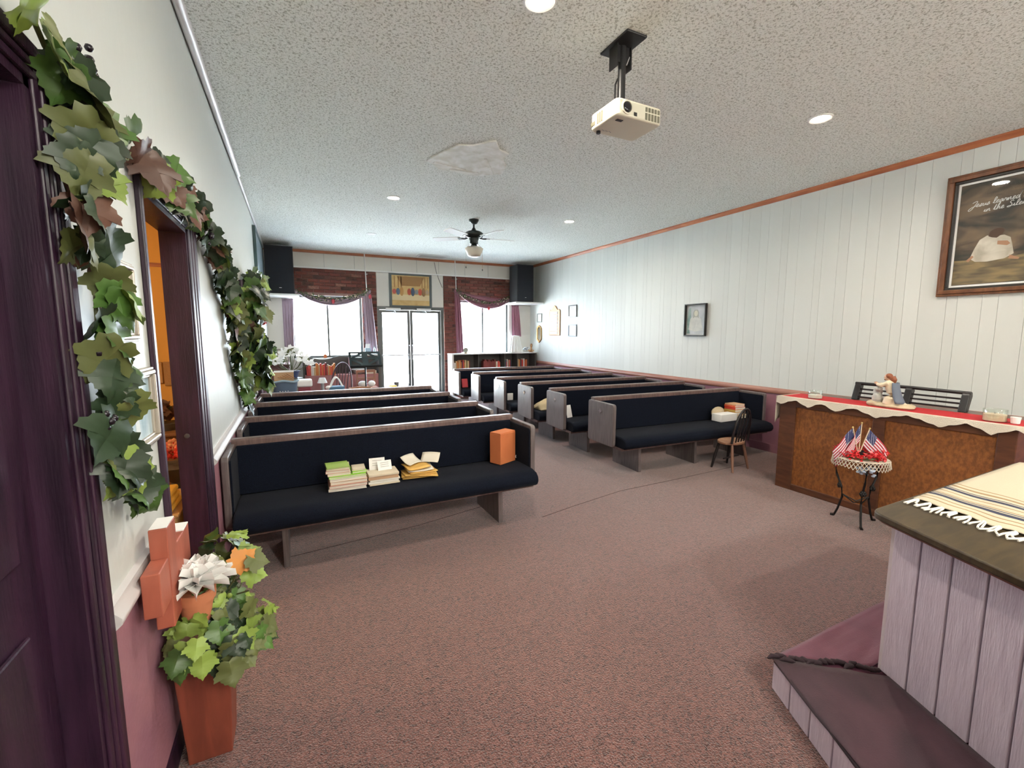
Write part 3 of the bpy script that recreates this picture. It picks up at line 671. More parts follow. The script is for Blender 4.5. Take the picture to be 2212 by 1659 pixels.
# ------------------------------------------------------------------ things on the right-hand pews
tag(bx((-.14,-.07,0),(.14,.07,.09)).build('white_box', M_paperw, bev=.004, loc=(4.72, 3.70, .421)), 'low white box on the pew seat behind the small chair', 'box')
tag(MB().ball((0,0,.05), (.11,.04,.07), 14).build('beige_pouch', mat('beige_fabric', (.55,.45,.30), .9, bump=.3), smooth=80, loc=(4.74, 3.815, .455)), 'beige cloth pouch behind the white box on the pew', 'pouch')
z = .421; RB = [(.03,'book_black',(.03,.03,.03),'black book at the bottom of the stack beside the white box'),(.022,'book_sand',(.6,.42,.2),'sand-coloured book second in the stack beside the white box'),(.035,'book_orange',(.62,.25,.04),'thick orange book in the stack beside the white box'),(.03,'book_ochre',(.55,.35,.08),'ochre book above the orange one'),(.03,'book_red',(.60,.05,.03),'red book near the stack top'),(.02,'book_scarlet',(.75,.12,.05),'scarlet book striped pale at its edge'),(.016,'book_peach',(.65,.38,.22),'peach booklet topping the stack by the wall')]
for i, (h, n_, c_, lab) in enumerate(RB):
    book(4.995 + rnd(.01) - .004*i, 3.76, z, .22 - .01*i, .16, h, mat(n_, c_, .6), lab, rnd(.06), 'books on the pew behind the small chair'); z += h + .0005
def crumple(name, label, cat, m, x, y, z, sx, sy, h, seed, rz=0):
    rr = random.Random(seed); ph = [(rr.uniform(2,9), rr.uniform(2,9), rr.uniform(0,6)) for _ in range(5)]
    def fn(u, v):
        e = (math.sin(u*math.pi)*math.sin(v*math.pi))**.5
        return ((u-.5)*sx, (v-.5)*sy, e*h*(.6 + .14*sum(math.sin(a*u*2 + b_*v*2 + c_) for a, b_, c_ in ph)) + .002)
    o = MB().grid(fn, 22, 22).build(name, m, smooth=80, solid=.004, loc=(x, y, z)); o.rotation_euler.z = rz
    return tag(o, label, cat)
M_beige = mat('beige_linen', (.60,.50,.32), .9, bump=.3)
crumple('cloth', 'rumpled beige cloth heaped on the pew seat', 'cloth', M_beige, 3.20, 5.42, .422, .34, .28, .15, 3)
lt = thing('folded_sheet', 'white folded card leaning upright on the pew seat behind the chair pew', 'card', (3.12, 4.70, .42)); lt.rotation_euler = (R(-14), 0, .3)
bx((-.05,0,0),(.05,.003,.16)).build('leaf_front', M_paperw, lt); MB().box((-.05,.003,0),(.05,.006,.155)).build('leaf_back', M_paperw, lt)
tag(bx((-.05,-.01,0),(.05,.01,.11)).build('card', M_paperw, bev=.002, loc=(3.10, 6.42, .41)), 'small white card standing on the pew behind the beige cloth', 'card')
rb = thing('book', 'red hymnal standing upright on the pew nearest the long bookcase', 'book', (2.99, 8.24, .421)); rb.rotation_euler.x = R(-12)
m = MB(); m.box((-.06,-.014,0),(.06,-.011,.17)); m.box((-.06,.011,0),(.06,.014,.17)); m.box((-.06,-.011,0),(-.057,.011,.17)); m.build('cover', mat('book_crimson', (.50,.04,.05), .6), rb); bx((-.057,-.011,.003),(.057,.011,.167)).build('pages', M_paper, rb)
tag(MB().ball((0,0,0), (.085,.05,.045), 16).build('white_cushion', M_petal, smooth=80, loc=(4.42, 8.27, .455 + .012)), 'small rounded white cushion on the pew nearest the long bookcase', 'cushion')

# ------------------------------------------------------------------ small windsor chair
ch = thing('windsor_chair', 'small dark hoop-back chair with worn pale seat, standing before the pew', 'chair', (4.29, 3.26, 0), R(6))
MB().prism([(.165*math.cos(a), .125*math.sin(a)) for a in [2*math.pi*k_/20 for k_ in range(20)]], 'z', .29, .318).build('seat', mat('worn_pale_wood', (.36,.20,.12), .5, col2=(.20,.09,.05), nscale=6), ch, bev=.006, smooth=40)
M_chairb = mat('dark_chair_paint', (.014,.012,.013), .35); M_chairleg = mat('worn_leg_wood', (.20,.10,.065), .5)
for (sx, sy) in ((-1,-1),(1,-1),(-1,1),(1,1)):
    MB().tube([(sx*.10, sy*.075, .295), (sx*.125, sy*.10, .15), (sx*.145, sy*.125, 0)], [.013,.017,.011], 8).build('leg', M_chairleg if sy < 0 else M_chairb, ch, smooth=60)
MB().tube([(-.14,-.01,.13),(.14,-.01,.13)], .009, 6).build('stretcher', M_chairb, ch, smooth=60)
hp = [(.15*math.cos(R(180 - 180*k_/16))*(1.0), -.10 - .05*math.sin(R(180*k_/16)), .315 + .37*math.sin(R(180*k_/16))**.75) for k_ in range(17)]
MB().tube(hp, .013, 8).build('back_hoop', M_chairb, ch, smooth=60)
for x in (-.085, -.03, .03, .085):
    zt = .315 + .37*(1 - (x/.15)**2)**.37
    MB().tube([(x*.85,-.095,.31),(x, -.135, zt*.6 + .12),(x,-.148, zt - .01)], [.007,.011,.006], 6).build('spindle', M_chairb, ch, smooth=60)

# ------------------------------------------------------------------ organ with runner, rack, statue, candles
og = thing('organ', 'long dark wooden organ console with two woven front panels', 'organ', (4.2, 1.1, 0))   # local: x depth, y length
OL, OD, OH = 1.58, .56, .865
m = MB(); m.box((.02,.0,.0),(OD,.06,OH)); m.build('end_panel', M_organ, og, bev=.006)
m = MB(); m.box((.02,OL-.06,.0),(OD,OL,OH)); m.build('end_panel', M_organ, og, bev=.006)
m = MB(); m.box((.03,.06,.02),(OD-.02,OL-.06,OH-.02)); m.build('case', M_organ, og)
def front(y0, y1, z0, z1, n): bx((0,y0,z0),(.03,y1,z1)).build(n, M_organ, og, bev=.005)
front(0,.095,0,OH,'stile'); front(.725,.81,.06,.80,'stile'); front(OL-.15,OL,0,OH,'stile')
front(.095,OL-.15,.80,OH,'rail'); front(.095,OL-.15,0,.06,'rail')
bx((.014,.095,.06),(.028,.725,.80)).build('woven_panel', M_organpanel, og); bx((.014,.81,.06),(.028,OL-.15,.80)).build('woven_panel', M_organpanel, og)
bx((-.02,-.03,OH),(OD+.02,OL+.02,OH+.02)).build('top', M_organ, og, bev=.005)
# runner
zr = OH + .0205
rn = thing('table_runner', 'red cloth runner with cream lace edge over the organ top', 'cloth', (4.2, 1.1, zr))
bx((-.022,-.05,0),(.36,OL+.022,.004)).build('cloth', M_redcloth, rn, bev=.001)
lm = MB(); npt = 120
for i in range(npt):   # scalloped, pointed lace hanging over the front edge
    y0 = -.05 + (OL + .07)*i/npt; y1 = -.05 + (OL + .07)*(i+1)/npt
    d = lambda y: .012 + .052*(1 - abs(((y*3.4 + .2*math.sin(y*5)) % 1.0) - .5)*2)**1.2 + .007*abs(math.sin(y*38))
    x = -.027
    lm.add([(x+.004,y0,.006),(x+.004,y1,.006),(x-.004,y1,-d(y1)),(x-.004,y0,-d(y0))], [(0,1,2,3)])
    lm.add([(x+.004,y0,.006),(x+.004,y1,.006),(x+.05,y1,.0062),(x+.05,y0,.0062)], [(0,1,2,3)])
lm.build('lace_edge', M_lace, rn, solid=.003)
em = MB(); em.grid(lambda u, v: (-.02 + .36*u, OL + .03 + .008*math.sin(u*14) , .004 - (.14 + .12*(1-u)**2)*v), 16, 8); em.build('lace_end', M_lace, rn, smooth=60, solid=.003)
bx((-.018,OL+.02,.0),(.34,OL+.034,.005)).build('lace_fold', M_lace, rn)
# music rack
mr = thing('music_rack', 'black slatted music rack standing along the organ top', 'music rack', (4.62, 1.50, OH + .02))
for (y, nm) in ((0,'upright'),(.36,'upright'),(.74,'upright')): MB().prism([(0,0),(.05,0),(.10,.12),(.09,.155),(.06,.155),(.045,.13)], 'y', y, y + .05).build(nm, M_black, mr, bev=.006)
for (x, z_) in ((.015,.02),(.032,.055),(.048,.09)): bx((x,.05,z_),(x+.012,.74,z_+.014)).build('slat', M_black, mr)
MB().tube([(.065,.0,.145),(.066,.40,.15),(.065,.79,.145)], .014, 8).build('top_rail', M_black, mr, smooth=60)
# statuette: kneeling robed figure leaning on a rock (facing +y)
st = thing('statuette', 'painted statuette of a robed kneeling person praying at a rock', 'statuette', (4.36, 1.88, zr + .0045))
M_robe = mat('ivory_robe', (.66,.56,.40), .55); M_rock = mat('sandy_rock', (.56,.46,.31), .8, col2=(.40,.33,.22), nscale=14, bump=.4); M_stone = mat('grey_stone', (.34,.35,.34), .8, col2=(.48,.47,.42), nscale=18, bump=.5)
M_hair = mat('auburn_hair', (.25,.075,.03), .5); M_skin = mat('painted_skin', (.62,.38,.25), .5); M_cloak = mat('blue_grey_cloak', (.12,.15,.20), .6)
b_ = MB(); b_.ball((0,-.02,.012), (.065,.155,.022), 16); b_.ball((0,.10,.02), (.055,.06,.03), 12); b_.ball((.02,-.12,.02),(.05,.05,.022),12); b_.build('base', M_rock, st, remesh=.006)
b_ = MB(); b_.ball((0,.085,.06),(.04,.038,.06),12); b_.ball((.012,.09,.12),(.034,.034,.035),12); b_.ball((-.01,.075,.145),(.028,.028,.022),12); b_.build('rock', M_stone, st, remesh=.006)
b_ = MB()
b_.tube([(0,-.005,.025),(0,-.012,.08),(0,-.014,.12),(0,-.004,.165),(0,.008,.205),(0,.012,.222)], [.052,.047,.036,.040,.034,.015], 14)       # skirt and torso
b_.tube([(0,-.01,.035),(0,-.06,.03),(0,-.115,.022)], [.045,.036,.022], 10)                                                            # folded lower legs
b_.tube([(-.036,.008,.20),(-.044,.045,.178),(-.018,.085,.182)], [.017,.016,.013], 10); b_.tube([(.036,.008,.20),(.044,.045,.178),(.018,.085,.182)], [.017,.016,.013], 10)
b_.build('robed_body', M_robe, st, remesh=.0045)
b_ = MB(); b_.grid(lambda u, v: (.046*math.cos(math.pi*(.05+.9*u))*(.8+.35*v), -.018 - .045*math.sin(math.pi*(.05+.9*u))*(.75+.4*v) - .035*v*v, .205 - .165*v), 12, 8); b_.build('cloak', M_cloak, st, smooth=70, solid=.006)
b_ = MB(); b_.ball((0,.026,.246), (.020,.023,.027), 14); b_.ball((0,.049,.243),(.004,.006,.006),8); b_.tube([(0,.012,.212),(0,.020,.235)],[.013,.013],10); b_.build('head', M_skin, st, remesh=.003)
b_ = MB(); b_.ball((0,.016,.254), (.024,.025,.024), 14); b_.tube([(0,-.004,.25),(0,-.018,.225),(0,-.020,.195)], [.022,.022,.012], 10); b_.tube([(0,.040,.226),(0,.042,.218)],[.012,.006],8); b_.build('hair', M_hair, st, remesh=.003)
b_ = MB()
for s_ in (-1,1):
    b_.ball((s_*.006,.098,.188),(.006,.010,.010),8)
    for j in range(4): b_.tube([(s_*.004,.104,.183+.004*j),(s_*.001,.116,.187+.004*j)], .0024, 5)
    b_.tube([(s_*.009,.098,.192),(s_*.004,.104,.202)], .0026, 5)
b_.build('clasped_hands', M_skin, st, smooth=60)
M_glassy = glass_mat('clear_glass', (.93,.96,.94), .10); M_wax = mat('cream_wax', (.72,.58,.42), .5); M_waxw = mat('white_wax', (.78,.76,.70), .5)
def jar(x, y, r, h, wax, wm, label):
    t = thing('candle_jar', label, 'candle', (x, y, zr + .0045))
    MB().lathe([(r*.93,0),(r,.006),(r,h-.004),(r-.002,h),(r-.004,h-.004),(r-.004,.006),(.001,.005)], n=28, cap=False).build('glass_jar', M_glassy, t, smooth=40)
    MB().lathe([(r-.0045,.0055),(r-.0045,wax),(.001,wax+.001)], n=24).build('wax', wm, t, smooth=40)
    MB().tube([(0,0,wax),(0,.002,wax+.012)], .0012, 5).build('wick', M_black, t)
jar(4.33, 2.44, .058, .075, .035, M_waxw, 'clear glass candle jar with white wax at the far organ end'); jar(4.33, 1.255, .062, .085, .05, M_wax, 'wide glass candle jar with peach wax on the red runner')
vt = thing('votive', 'small white votive cup beside the peach candle', 'candle', (4.33, 1.155, zr + .0045)); MB().lathe([(.018,0),(.022,.002),(.026,.045),(.022,.045),(.019,.01),(.001,.008)], n=18).build('cup', M_petal, vt, smooth=40)

# ------------------------------------------------------------------ iron plant stand with doily, wreath, flags
ps = thing('plant_stand', 'black wrought-iron three-legged plant stand in front of the organ', 'plant stand', (3.95, 1.85, 0))
MB().lathe([(.001,.515),(.15,.515),(.155,.52),(.155,.526),(.001,.526)], n=32).build('top', M_iron, ps)
for k_ in range(3):
    a = R(100 + 120*k_); c_, s_ = math.cos(a), math.sin(a)
    P_ = [(.13,.515),(.165,.44),(.15,.36),(.11,.26),(.10,.18),(.125,.07),(.145,.012)]
    lg = MB().tube([(c_*r, s_*r, z_) for r, z_ in P_], .008, 6).build('leg', M_iron, ps, smooth=60)
    MB().tube([(c_*.145, s_*.145, .012),(c_*.17, s_*.17, .006)], .011, 6).build('foot', M_iron, lg)
    rm = MB()
    for j in range(6): q = R(60*j); rm.ball((c_*.125 + .014*math.cos(q)*-s_, s_*.125 + .014*math.cos(q)*c_, .27 + .014*math.sin(q)), (.012,.012,.012), 8)
    rm.ball((c_*.13, s_*.13, .27), .012, 8); rm.build('iron_rosette', M_iron, lg, smooth=60)
for k_ in range(3):
    a, c_ = R(100 + 120*k_), R(220 + 120*k_)
    MB().tube([(.10*math.cos(a),.10*math.sin(a),.2),(.03*math.cos((a+c_)/2),.03*math.sin((a+c_)/2),.16),(.10*math.cos(c_),.10*math.sin(c_),.2)], .005, 6).build('brace', M_iron, ps, smooth=60)
dl = thing('doily', 'cream crocheted doily drooping over the iron stand', 'doily', (3.95, 1.85, .5265))
MB().lathe([(.001,.002),(.165,.002),(.178,.0),(.178,-.003),(.165,-.001),(.001,-.0002)], n=40).build('crochet', M_lace, dl, smooth=50)
net = MB(); N_ = 44
for row in range(3):
    for k_ in range(N_):
        a0_, a1_ = 2*math.pi*(k_ + row*.5)/N_, 2*math.pi*(k_ + row*.5 + 1)/N_; z0_, z1_ = -.001 - row*.02, -.021 - row*.02 - (.006*math.sin(k_*.9) if row == 2 else 0)
        am = (a0_ + a1_)/2; r0, r1 = .179 + row*.003, .182 + row*.003
        for aa in (a0_, a1_): net.tube([(r0*math.cos(aa),r0*math.sin(aa),z0_),(r1*math.cos(am),r1*math.sin(am),z1_)], .0028, 4)
net.build('net_edge', M_lace, dl)
wr = thing('flower_wreath', 'red silk flower wreath lying on the crocheted doily', 'wreath', (3.95, 1.85, .531))
M_redpet = mat('red_petal', (.55,.015,.02), .35); wm = MB()
for k_ in range(420):
    a = random.uniform(0, 6.283); r = .118 + rnd(.05); z_ = .008 + random.random()*.045
    c0 = Vector((r*math.cos(a), r*math.sin(a), z_)); u_ = Vector((rnd(1),rnd(1),rnd(1))).normalized(); v_ = u_.cross(Vector((0,0,1))).normalized(); s_ = .022
    wm.add([c0, c0 + u_*s_*.6 + v_*s_*.5, c0 + u_*s_*1.3, c0 + u_*s_*.6 - v_*s_*.5], [(0,1,2,3)])
stuff(wm.build('petals', M_redpet, wr, solid=.002)); MB().tube([(.115*math.cos(R(20*k_)), .115*math.sin(R(20*k_)), .01) for k_ in range(18)], .009, 6, closed=True).build('ring', M_stem, wr)
bf = thing('blue_flowers', 'pale blue silk blossoms tucked under the doily edge', 'flowers', (3.83, 1.75, .44)); bm_ = MB()
for k_ in range(26): bm_.ball((rnd(.05), rnd(.05), .02 + rnd(.035)), (.014,.014,.008), 7)
bm_.build('blossoms', mat('pale_blue_petal', (.42,.50,.62), .6), bf, smooth=60); MB().tube([(0,0,.03),(.05,.05,.088)], .003, 5).build('stem', M_stem, bf)
vs_ = thing('flag_holder', 'small dark cup holding three little flags on the stand', 'cup', (3.93, 1.86, .531)); MB().lathe([(.03,0),(.034,.003),(.036,.05),(.031,.05),(.03,.01),(.001,.008)], n=18).build('cup', M_black, vs_, smooth=40)
M_fred = mat('flag_red', (.40,.02,.045), .7); M_fwhite = mat('flag_white', (.78,.74,.76), .7)
def star_mat():
    m = mat('flag_blue', (.035,.045,.13), .7); nt = m.node_tree; N = nt.nodes; L = nt.links
    t_ = N.new('ShaderNodeTexCoord'); v = N.new('ShaderNodeTexVoronoi'); v.inputs['Scale'].default_value = 105; v.inputs['Randomness'].default_value = .15
    L.new(t_.outputs['Object'], v.inputs['Vector']); lt_ = N.new('ShaderNodeMath'); lt_.operation = 'LESS_THAN'; lt_.inputs[1].default_value = .25; L.new(v.outputs['Distance'], lt_.inputs[0])
    mx = N.new('ShaderNodeMix'); mx.data_type = 'RGBA'; mx.inputs[6].default_value = (.035,.045,.13,1); mx.inputs[7].default_value = (.7,.7,.75,1); L.new(lt_.outputs[0], mx.inputs[0]); L.new(mx.outputs[2], N['Principled BSDF'].inputs['Base Color']); return m
M_fblue = star_mat()
def flag(label, lean_y, lean_x, az, ln, droop):
    t = thing('flag', label, 'flag', (3.93, 1.86, .54), 0, 'little flags on the iron stand')
    top = Vector((lean_x, lean_y, ln)); d = top.normalized()
    MB().tube([(0,0,0), top], .0035, 6).build('stick', mat('pale_stick', (.68,.58,.40), .5), t); MB().ball(top, .007, 8).build('finial', mat('gilt_tip', (.7,.55,.2), .3, .8), t, smooth=80)
    W_, H_ = .205, .14; h_ = Vector((math.cos(az), math.sin(az), -droop)).normalized()
    def fn(u, v): return top - d*(.006 + H_*v) + h_*(W_*u) + Vector((.436*math.sin(u*7)*.012, .9*math.sin(u*7)*.008, -.03*u*u))
    m = MB(); m.grid(fn, 15, 13, lambda i, j: 2 if (i < 6 and j < 7) else (0 if j % 2 == 0 else 1)); m.build('cloth', [M_fred, M_fwhite, M_fblue], t, smooth=70, solid=.001)
# image-left is (-.9,.44)
flag('little striped flag leaning outward on its own, stick tilted towards the pews', .03, -.05, math.atan2(.5,-.87), .225, 1.1)
flag('little striped flag standing tallest behind the other two', .0, .01, math.atan2(.35,-.9), .26, 1.6)
flag('little striped flag leaning towards the altar over the red flowers', -.04, .045, math.atan2(-.62,.78), .22, 1.0)

# ------------------------------------------------------------------ altar on a step
A = [(2.09,.83),(3.45,.845),(3.45,-.35),(1.595,-.35)]
S = [(1.76,1.06),(3.75,1.075),(3.75,-.45),(1.00,-.45)]
stp = thing('altar_step', 'low lilac-grey boarded step under the altar', 'step', (2.4, .3, 0)); o2 = lambda P: [(x-2.4, y-.3) for x, y in P]
MB().prism(o2([(x + .012*(1 if x < 2.2 else -1), y - .012*(1 if y > 0 else -1)) for x, y in S]), 'z', 0, .125).build('core', M_sidinggap, stp)
def siding(parent, P0, P1, z0, z1, wd, ox, oy, name='board'):
    p0 = Vector((P0[0]-ox, P0[1]-oy)); p1 = Vector((P1[0]-ox, P1[1]-oy)); d = (p1 - p0); L_ = d.length; d.normalize(); nrm = Vector((d.y, -d.x)); k_ = 0.; i = 0
    ws = [wd]
    while k_ < L_ - .01:
        w_ = ws[0]; e = min(k_ + w_ - .007, L_); a_ = p0 + d*k_; b_ = p0 + d*e
        MB().prism([(a_.x, a_.y), (b_.x, b_.y), (b_.x + nrm.x*.014, b_.y + nrm.y*.014), (a_.x + nrm.x*.014, a_.y + nrm.y*.014)], 'z', z0, z1).build(name, M_siding, parent, bev=.002)
        k_ += w_; i += 1
siding(stp, S[0], S[3],   .003, .124, .12, 2.4, .3); siding(stp, S[1], S[0], .003, .124, .12, 2.4, .3)
alt = thing('altar_table', 'boarded lilac-grey altar table with dark polished top', 'altar', (2.4, .3, .135))
MB().prism(o2([(2.10,.81),(3.43,.825),(3.43,-.33),(1.62,-.33)]), 'z', 0, .64).build('core', M_sidinggap, alt)
siding(alt, A[0], A[3], .0, .64, .1105, 2.4, .3); siding(alt, A[1], A[0], .0, .64, .12, 2.4, .3)
bx((2.078-2.4,.822-.3,0),(2.102-2.4,.846-.3,.64)).build('corner_post', mat('pale_corner_strip', (.62,.56,.62), .5), alt)
# rounded top outline
def roundpoly(P, r, n=6):
    out = []
    for i in range(len(P)):
        p = Vector(P[i]); a = (Vector(P[i-1]) - p).normalized(); c_ = (Vector(P[(i+1) % len(P)]) - p).normalized()
        p0 = p + a*r; p2 = p + c_*r
        for k_ in range(n+1): t_ = k_/n; out.append(tuple(p0*(1-t_)**2 + p*2*t_*(1-t_) + p2*t_*t_))
    return out
TP = roundpoly([(2.015,.895),(3.50,.905),(3.50,-.40),(1.48,-.40)], .05)
MB().prism(o2(TP), 'z', .64, .668).build('top', M_altartop, alt, bev=.006, smooth=40)
MB().prism(o2(roundpoly([(2.025,.885),(3.49,.895),(3.49,-.39),(1.49,-.39)], .05)), 'z', .632, .641).build('top_edge', M_altaredge, alt)
# burgundy cloth covering the step: two mitred pieces
cv = thing('step_cover', 'burgundy cloth covering the altar step with a puckered mitre seam', 'cloth', (2.4, .3, .126))
def strip(q00, q10, q01, q11, nm, m_, seed, th=.006):
    rr = random.Random(seed); ph = [(rr.uniform(3,12), rr.uniform(3,9), rr.uniform(0,6)) for _ in range(4)]
    def fn(u, v):
        p = Vector(q00)*(1-u)*(1-v) + Vector(q10)*u*(1-v) + Vector(q01)*(1-u)*v + Vector(q11)*u*v
        return (p.x-2.4, p.y-.3, .006 + .008*sum(math.sin(a*u*3 + b_*v*3 + c_) for a, b_, c_ in ph)/4 + .003)
    MB().grid(fn, 40, 12).build(nm, m_, cv, smooth=70, solid=.004)
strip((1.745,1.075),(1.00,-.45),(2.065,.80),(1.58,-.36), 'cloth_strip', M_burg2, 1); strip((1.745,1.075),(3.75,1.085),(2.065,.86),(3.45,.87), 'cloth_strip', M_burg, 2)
e0, e1 = Vector((1.745,1.075)), Vector((2.07,.845)); pk = MB(); rs = random.Random(5); d = (e1-e0).normalized(); nn = Vector((-d.y, d.x))
for k_ in range(17):
    p = e0.lerp(e1, (k_ + .5)/17); c0 = p + nn*rs.uniform(-.012,.012) - Vector((2.4,.3)); a = math.atan2(d.y, d.x) + rs.uniform(-.55,.55); dv = Vector((math.cos(a), math.sin(a)))*rs.uniform(.018,.032)
    pk.tube([(c0.x-dv.x,c0.y-dv.y,.008),(c0.x-dv.x*.3,c0.y-dv.y*.3+.003,.015),(c0.x+dv.x*.4,c0.y+dv.y*.4-.003,.014),(c0.x+dv.x,c0.y+dv.y,.008)], [.004,.010,.009,.003], 8)
pk.build('puckered_seam', mat('near_black_maroon', (.022,.009,.014), .8), cv, smooth=70)
hem = MB(); n = 26
hem.tube([(Vector(S[0]).lerp(Vector(S[3]), k_/n).x - 2.4 - .014 + rnd(.002), Vector(S[0]).lerp(Vector(S[3]), k_/n).y - .3, .002 + rnd(.002)) for k_ in range(n+1)], .007, 6); hem.build('hem_cord', mat('near_black_maroon', (.016,.008,.011)), cv, smooth=60)
# prayer shawl
sh = thing('prayer_shawl', 'cream striped prayer shawl with white knotted tassels on the altar top', 'shawl', (2.4, .3, .8065))
U0, U1 = Vector((2.30,.875)), Vector((2.17,.36)); V0 = Vector((3.45,.885)); V1 = Vector((3.4,.36))
def stripe(i, j):
    u = i/120.
    for (a, b_, k_) in ((.05,.062,2),(.10,.112,2),(.15,.185,1),(.195,.21,1),(.215,.226,2),(.27,.282,2),(.32,.355,1),(.365,.38,1),(.42,.432,2),(.47,.482,2)):
        if a <= u*1.4 < b_: return k_
    return 0
def sfn(u, v):
    p = (U0*(1-v) + U1*v)*(1-u) + (V0*(1-v) + V1*v)*u; e = .012*math.sin(v*23)*(1-u)**8
    return (p.x + e - 2.4, p.y - .3, .004 + .004*math.sin(u*14 + v*5)*math.sin(v*9))
MB().grid(sfn, 120, 20, stripe).build('cloth', [M_shawl, M_navy, M_tan], sh, smooth=70, solid=.003)
for k_ in range(12):
    t_ = (k_ + .4)/12; p = U0.lerp(U1, t_); ts = MB(); q = (p.x - 2.4, p.y - .3)
    for s_ in (-1, 0, 1):
        l_ = .05 + .03*random.random(); ts.tube([(q[0]+.005,q[1],.004),(q[0]-.02,q[1]-.004+.006*s_,.007),(q[0]-.02-l_*.6,q[1]+.012*s_+rnd(.008),.005),(q[0]-.02-l_,q[1]+.02*s_+rnd(.015),.004)], .0035, 5)
    ts.ball((q[0]-.016,q[1]-.003,.007), .0065, 7); ts.build('tassel', M_tassel, sh, smooth=60)

# ------------------------------------------------------------------ ceiling things
pj = thing('projector', 'cream projector hanging from a black ceiling mount', 'projector', (1.76, 2.165, ZC))
bx((-.07,-.115,-.012),(.07,.125,0)).build('ceiling_plate', M_black, pj, bev=.004)
m = MB(); m.box((-.052,-.012,-.13),(-.045,.06,-.012)); m.box((.045,-.012,-.13),(.052,.06,-.012)); m.box((-.05,.0,-.10),(.05,.01,-.012)); m.build('bracket', M_black, pj)
MB().tube([(0,.01,-.01),(0,.01,-.36)], .022, 12).build('pole', M_black, pj, smooth=50)
MB().tube([(.03,.05,0),(.035,.03,-.08),(-.02,.04,-.2),(-.03,.03,-.3),(-.04,.05,-.37)], .005, 6).build('cable', M_black, pj, smooth=60); MB().tube([(.05,.06,0),(.045,.0,-.06),(.02,-.005,-.11)], .003, 6).build('tie', M_silver, pj)
bx((-.07,-.06,-.372),(.07,.09,-.36)).build('mount_plate', M_black, pj)
bd = MB().prism([(x, y) for x, y in roundpoly([(-.15,-.145),(.17,-.145),(.17,.10),(-.15,.10)], .035)], 'z', -.46, -.372).build('body', M_cream_plastic, pj, bev=.010, seg=3, smooth=35)
MB().lathe([(.036,0),(.036,.006),(.030,.008),(.028,.002),(.001,.001)], (-.085,-.145,-.415), 24, M=Matrix.Rotation(R(90),4,'X')).build('lens_ring', M_cream_plastic, bd, smooth=40)
MB().lathe([(.028,0),(.026,.006),(.014,.009),(.001,.010)], (-.085,-.146,-.415), 24, M=Matrix.Rotation(R(90),4,'X')).build('lens', mat('dark_lens', (.008,.008,.012), .08), bd, smooth=60)
bx((-.035,-.1475,-.448),(-.015,-.144,-.43)).build('sensor', M_black, bd)
for i in range(5):
    for j in range(2): bx((.045 + i*.022,-.1475,-.452 + j*.042),(.059 + i*.022,-.1445,-.418 + j*.030)).build('vent_slot', M_vent, bd)
for i in range(3): bx((-.1525,-.02 + i*.018,-.445),(-.149,-.008 + i*.018,-.39)).build('vent_slot', M_vent, bd)
bx((-.1525,.05,-.44),(-.149,.085,-.42)).build('side_port', M_vent, bd); bx((-.11,-.10,-.4625),(-.07,-.08,-.4595)).build('foot_recess', M_black, bd)
MB().lathe([(.012,0),(.012,-.014),(.001,-.014)], (-.11,.07,-.46), 10).build('foot', M_black, bd)
m = MB(); 
for i in range(6): m.ball((-.10 + i*.012, .045 + .004*(i % 2), -.461), (.004,.004,.0015), 6)
m.build('keypad', M_grey, bd)

fn_ = thing('ceiling_fan', 'black ceiling fan with pale blades and glass globe light', 'ceiling fan', (2.43, 6.24, ZC))
M_fan = mat('fan_black', (.014,.020,.020), .35, .3)
MB().lathe([(.001,0),(.075,0),(.07,-.02),(.045,-.055),(.02,-.065),(.001,-.066)], n=24).build('canopy', M_fan, fn_, smooth=50)
MB().tube([(0,0,-.05),(0,0,-.16)], .014, 10).build('rod', M_fan, fn_, smooth=50)
MB().lathe([(.001,-.11),(.02,-.115),(.04,-.15),(.095,-.165),(.135,-.19),(.14,-.215),(.125,-.245),(.075,-.26),(.06,-.30),(.062,-.335),(.04,-.35),(.05,-.372),(.001,-.373)], n=32).build('motor', M_fan, fn_, smooth=50)
M_blade = mat('pale_fan_blade', (.62,.60,.55), .45)
for k_ in range(5):
    a = R(68.7 + 72*k_); ar = MB(); ar.tube([(.08,0,-.25),(.14,.0,-.262),(.19,0,-.255)], .012, 6); ar.cbox((.205,0,-.256),(.07,.05,.006), 0, R(11))
    o = ar.build('blade_iron', M_fan, fn_, smooth=50); o.rotation_euler.z = a
    o2_ = MB().prism(roundpoly([(.20,-.055),(.62,-.07),(.62,.07),(.20,.055)], .03), 'z', -.004, .004).build('blade', M_blade, fn_, bev=.001); o2_.matrix_local = Matrix.Rotation(a,4,'Z') @ Matrix.Translation((0,0,-.25)) @ Matrix.Rotation(R(11),4,'X')
MB().lathe([(.045,-.372),(.10,-.385),(.135,-.405),(.13,-.43),(.105,-.48),(.09,-.51),(.05,-.525),(.001,-.528)], n=28).build('globe', mat('frosted_glass', (.62,.60,.52), .35), fn_, smooth=50)
for s_ in (-1, 1):
    q = Vector((.9,-.44))*s_*.12; MB().tube([(q.x*.5,q.y*.5,-.345),(q.x,q.y,-.40),(q.x,q.y,-.66 - .04*(s_ > 0))], .0022, 5).build('pull_chain', M_gold, fn_); MB().ball((q.x,q.y,-.67 - .04*(s_ > 0)), (.010,.010,.016), 8).build('chain_bob', M_black, fn_, smooth=60)
vn = thing('ceiling_vent', 'white rectangular air vent set in the ceiling by the back wall', 'vent', (2.75, 9.5, ZC))
m = MB(); 
for (a, c_) in (((-.31,-.2),(.31,-.17)),((-.31,.17),(.31,.2)),((-.31,-.17),(-.28,.17)),((.28,-.17),(.31,.17))): m.box((a[0],a[1],-.014),(c_[0],c_[1],0))
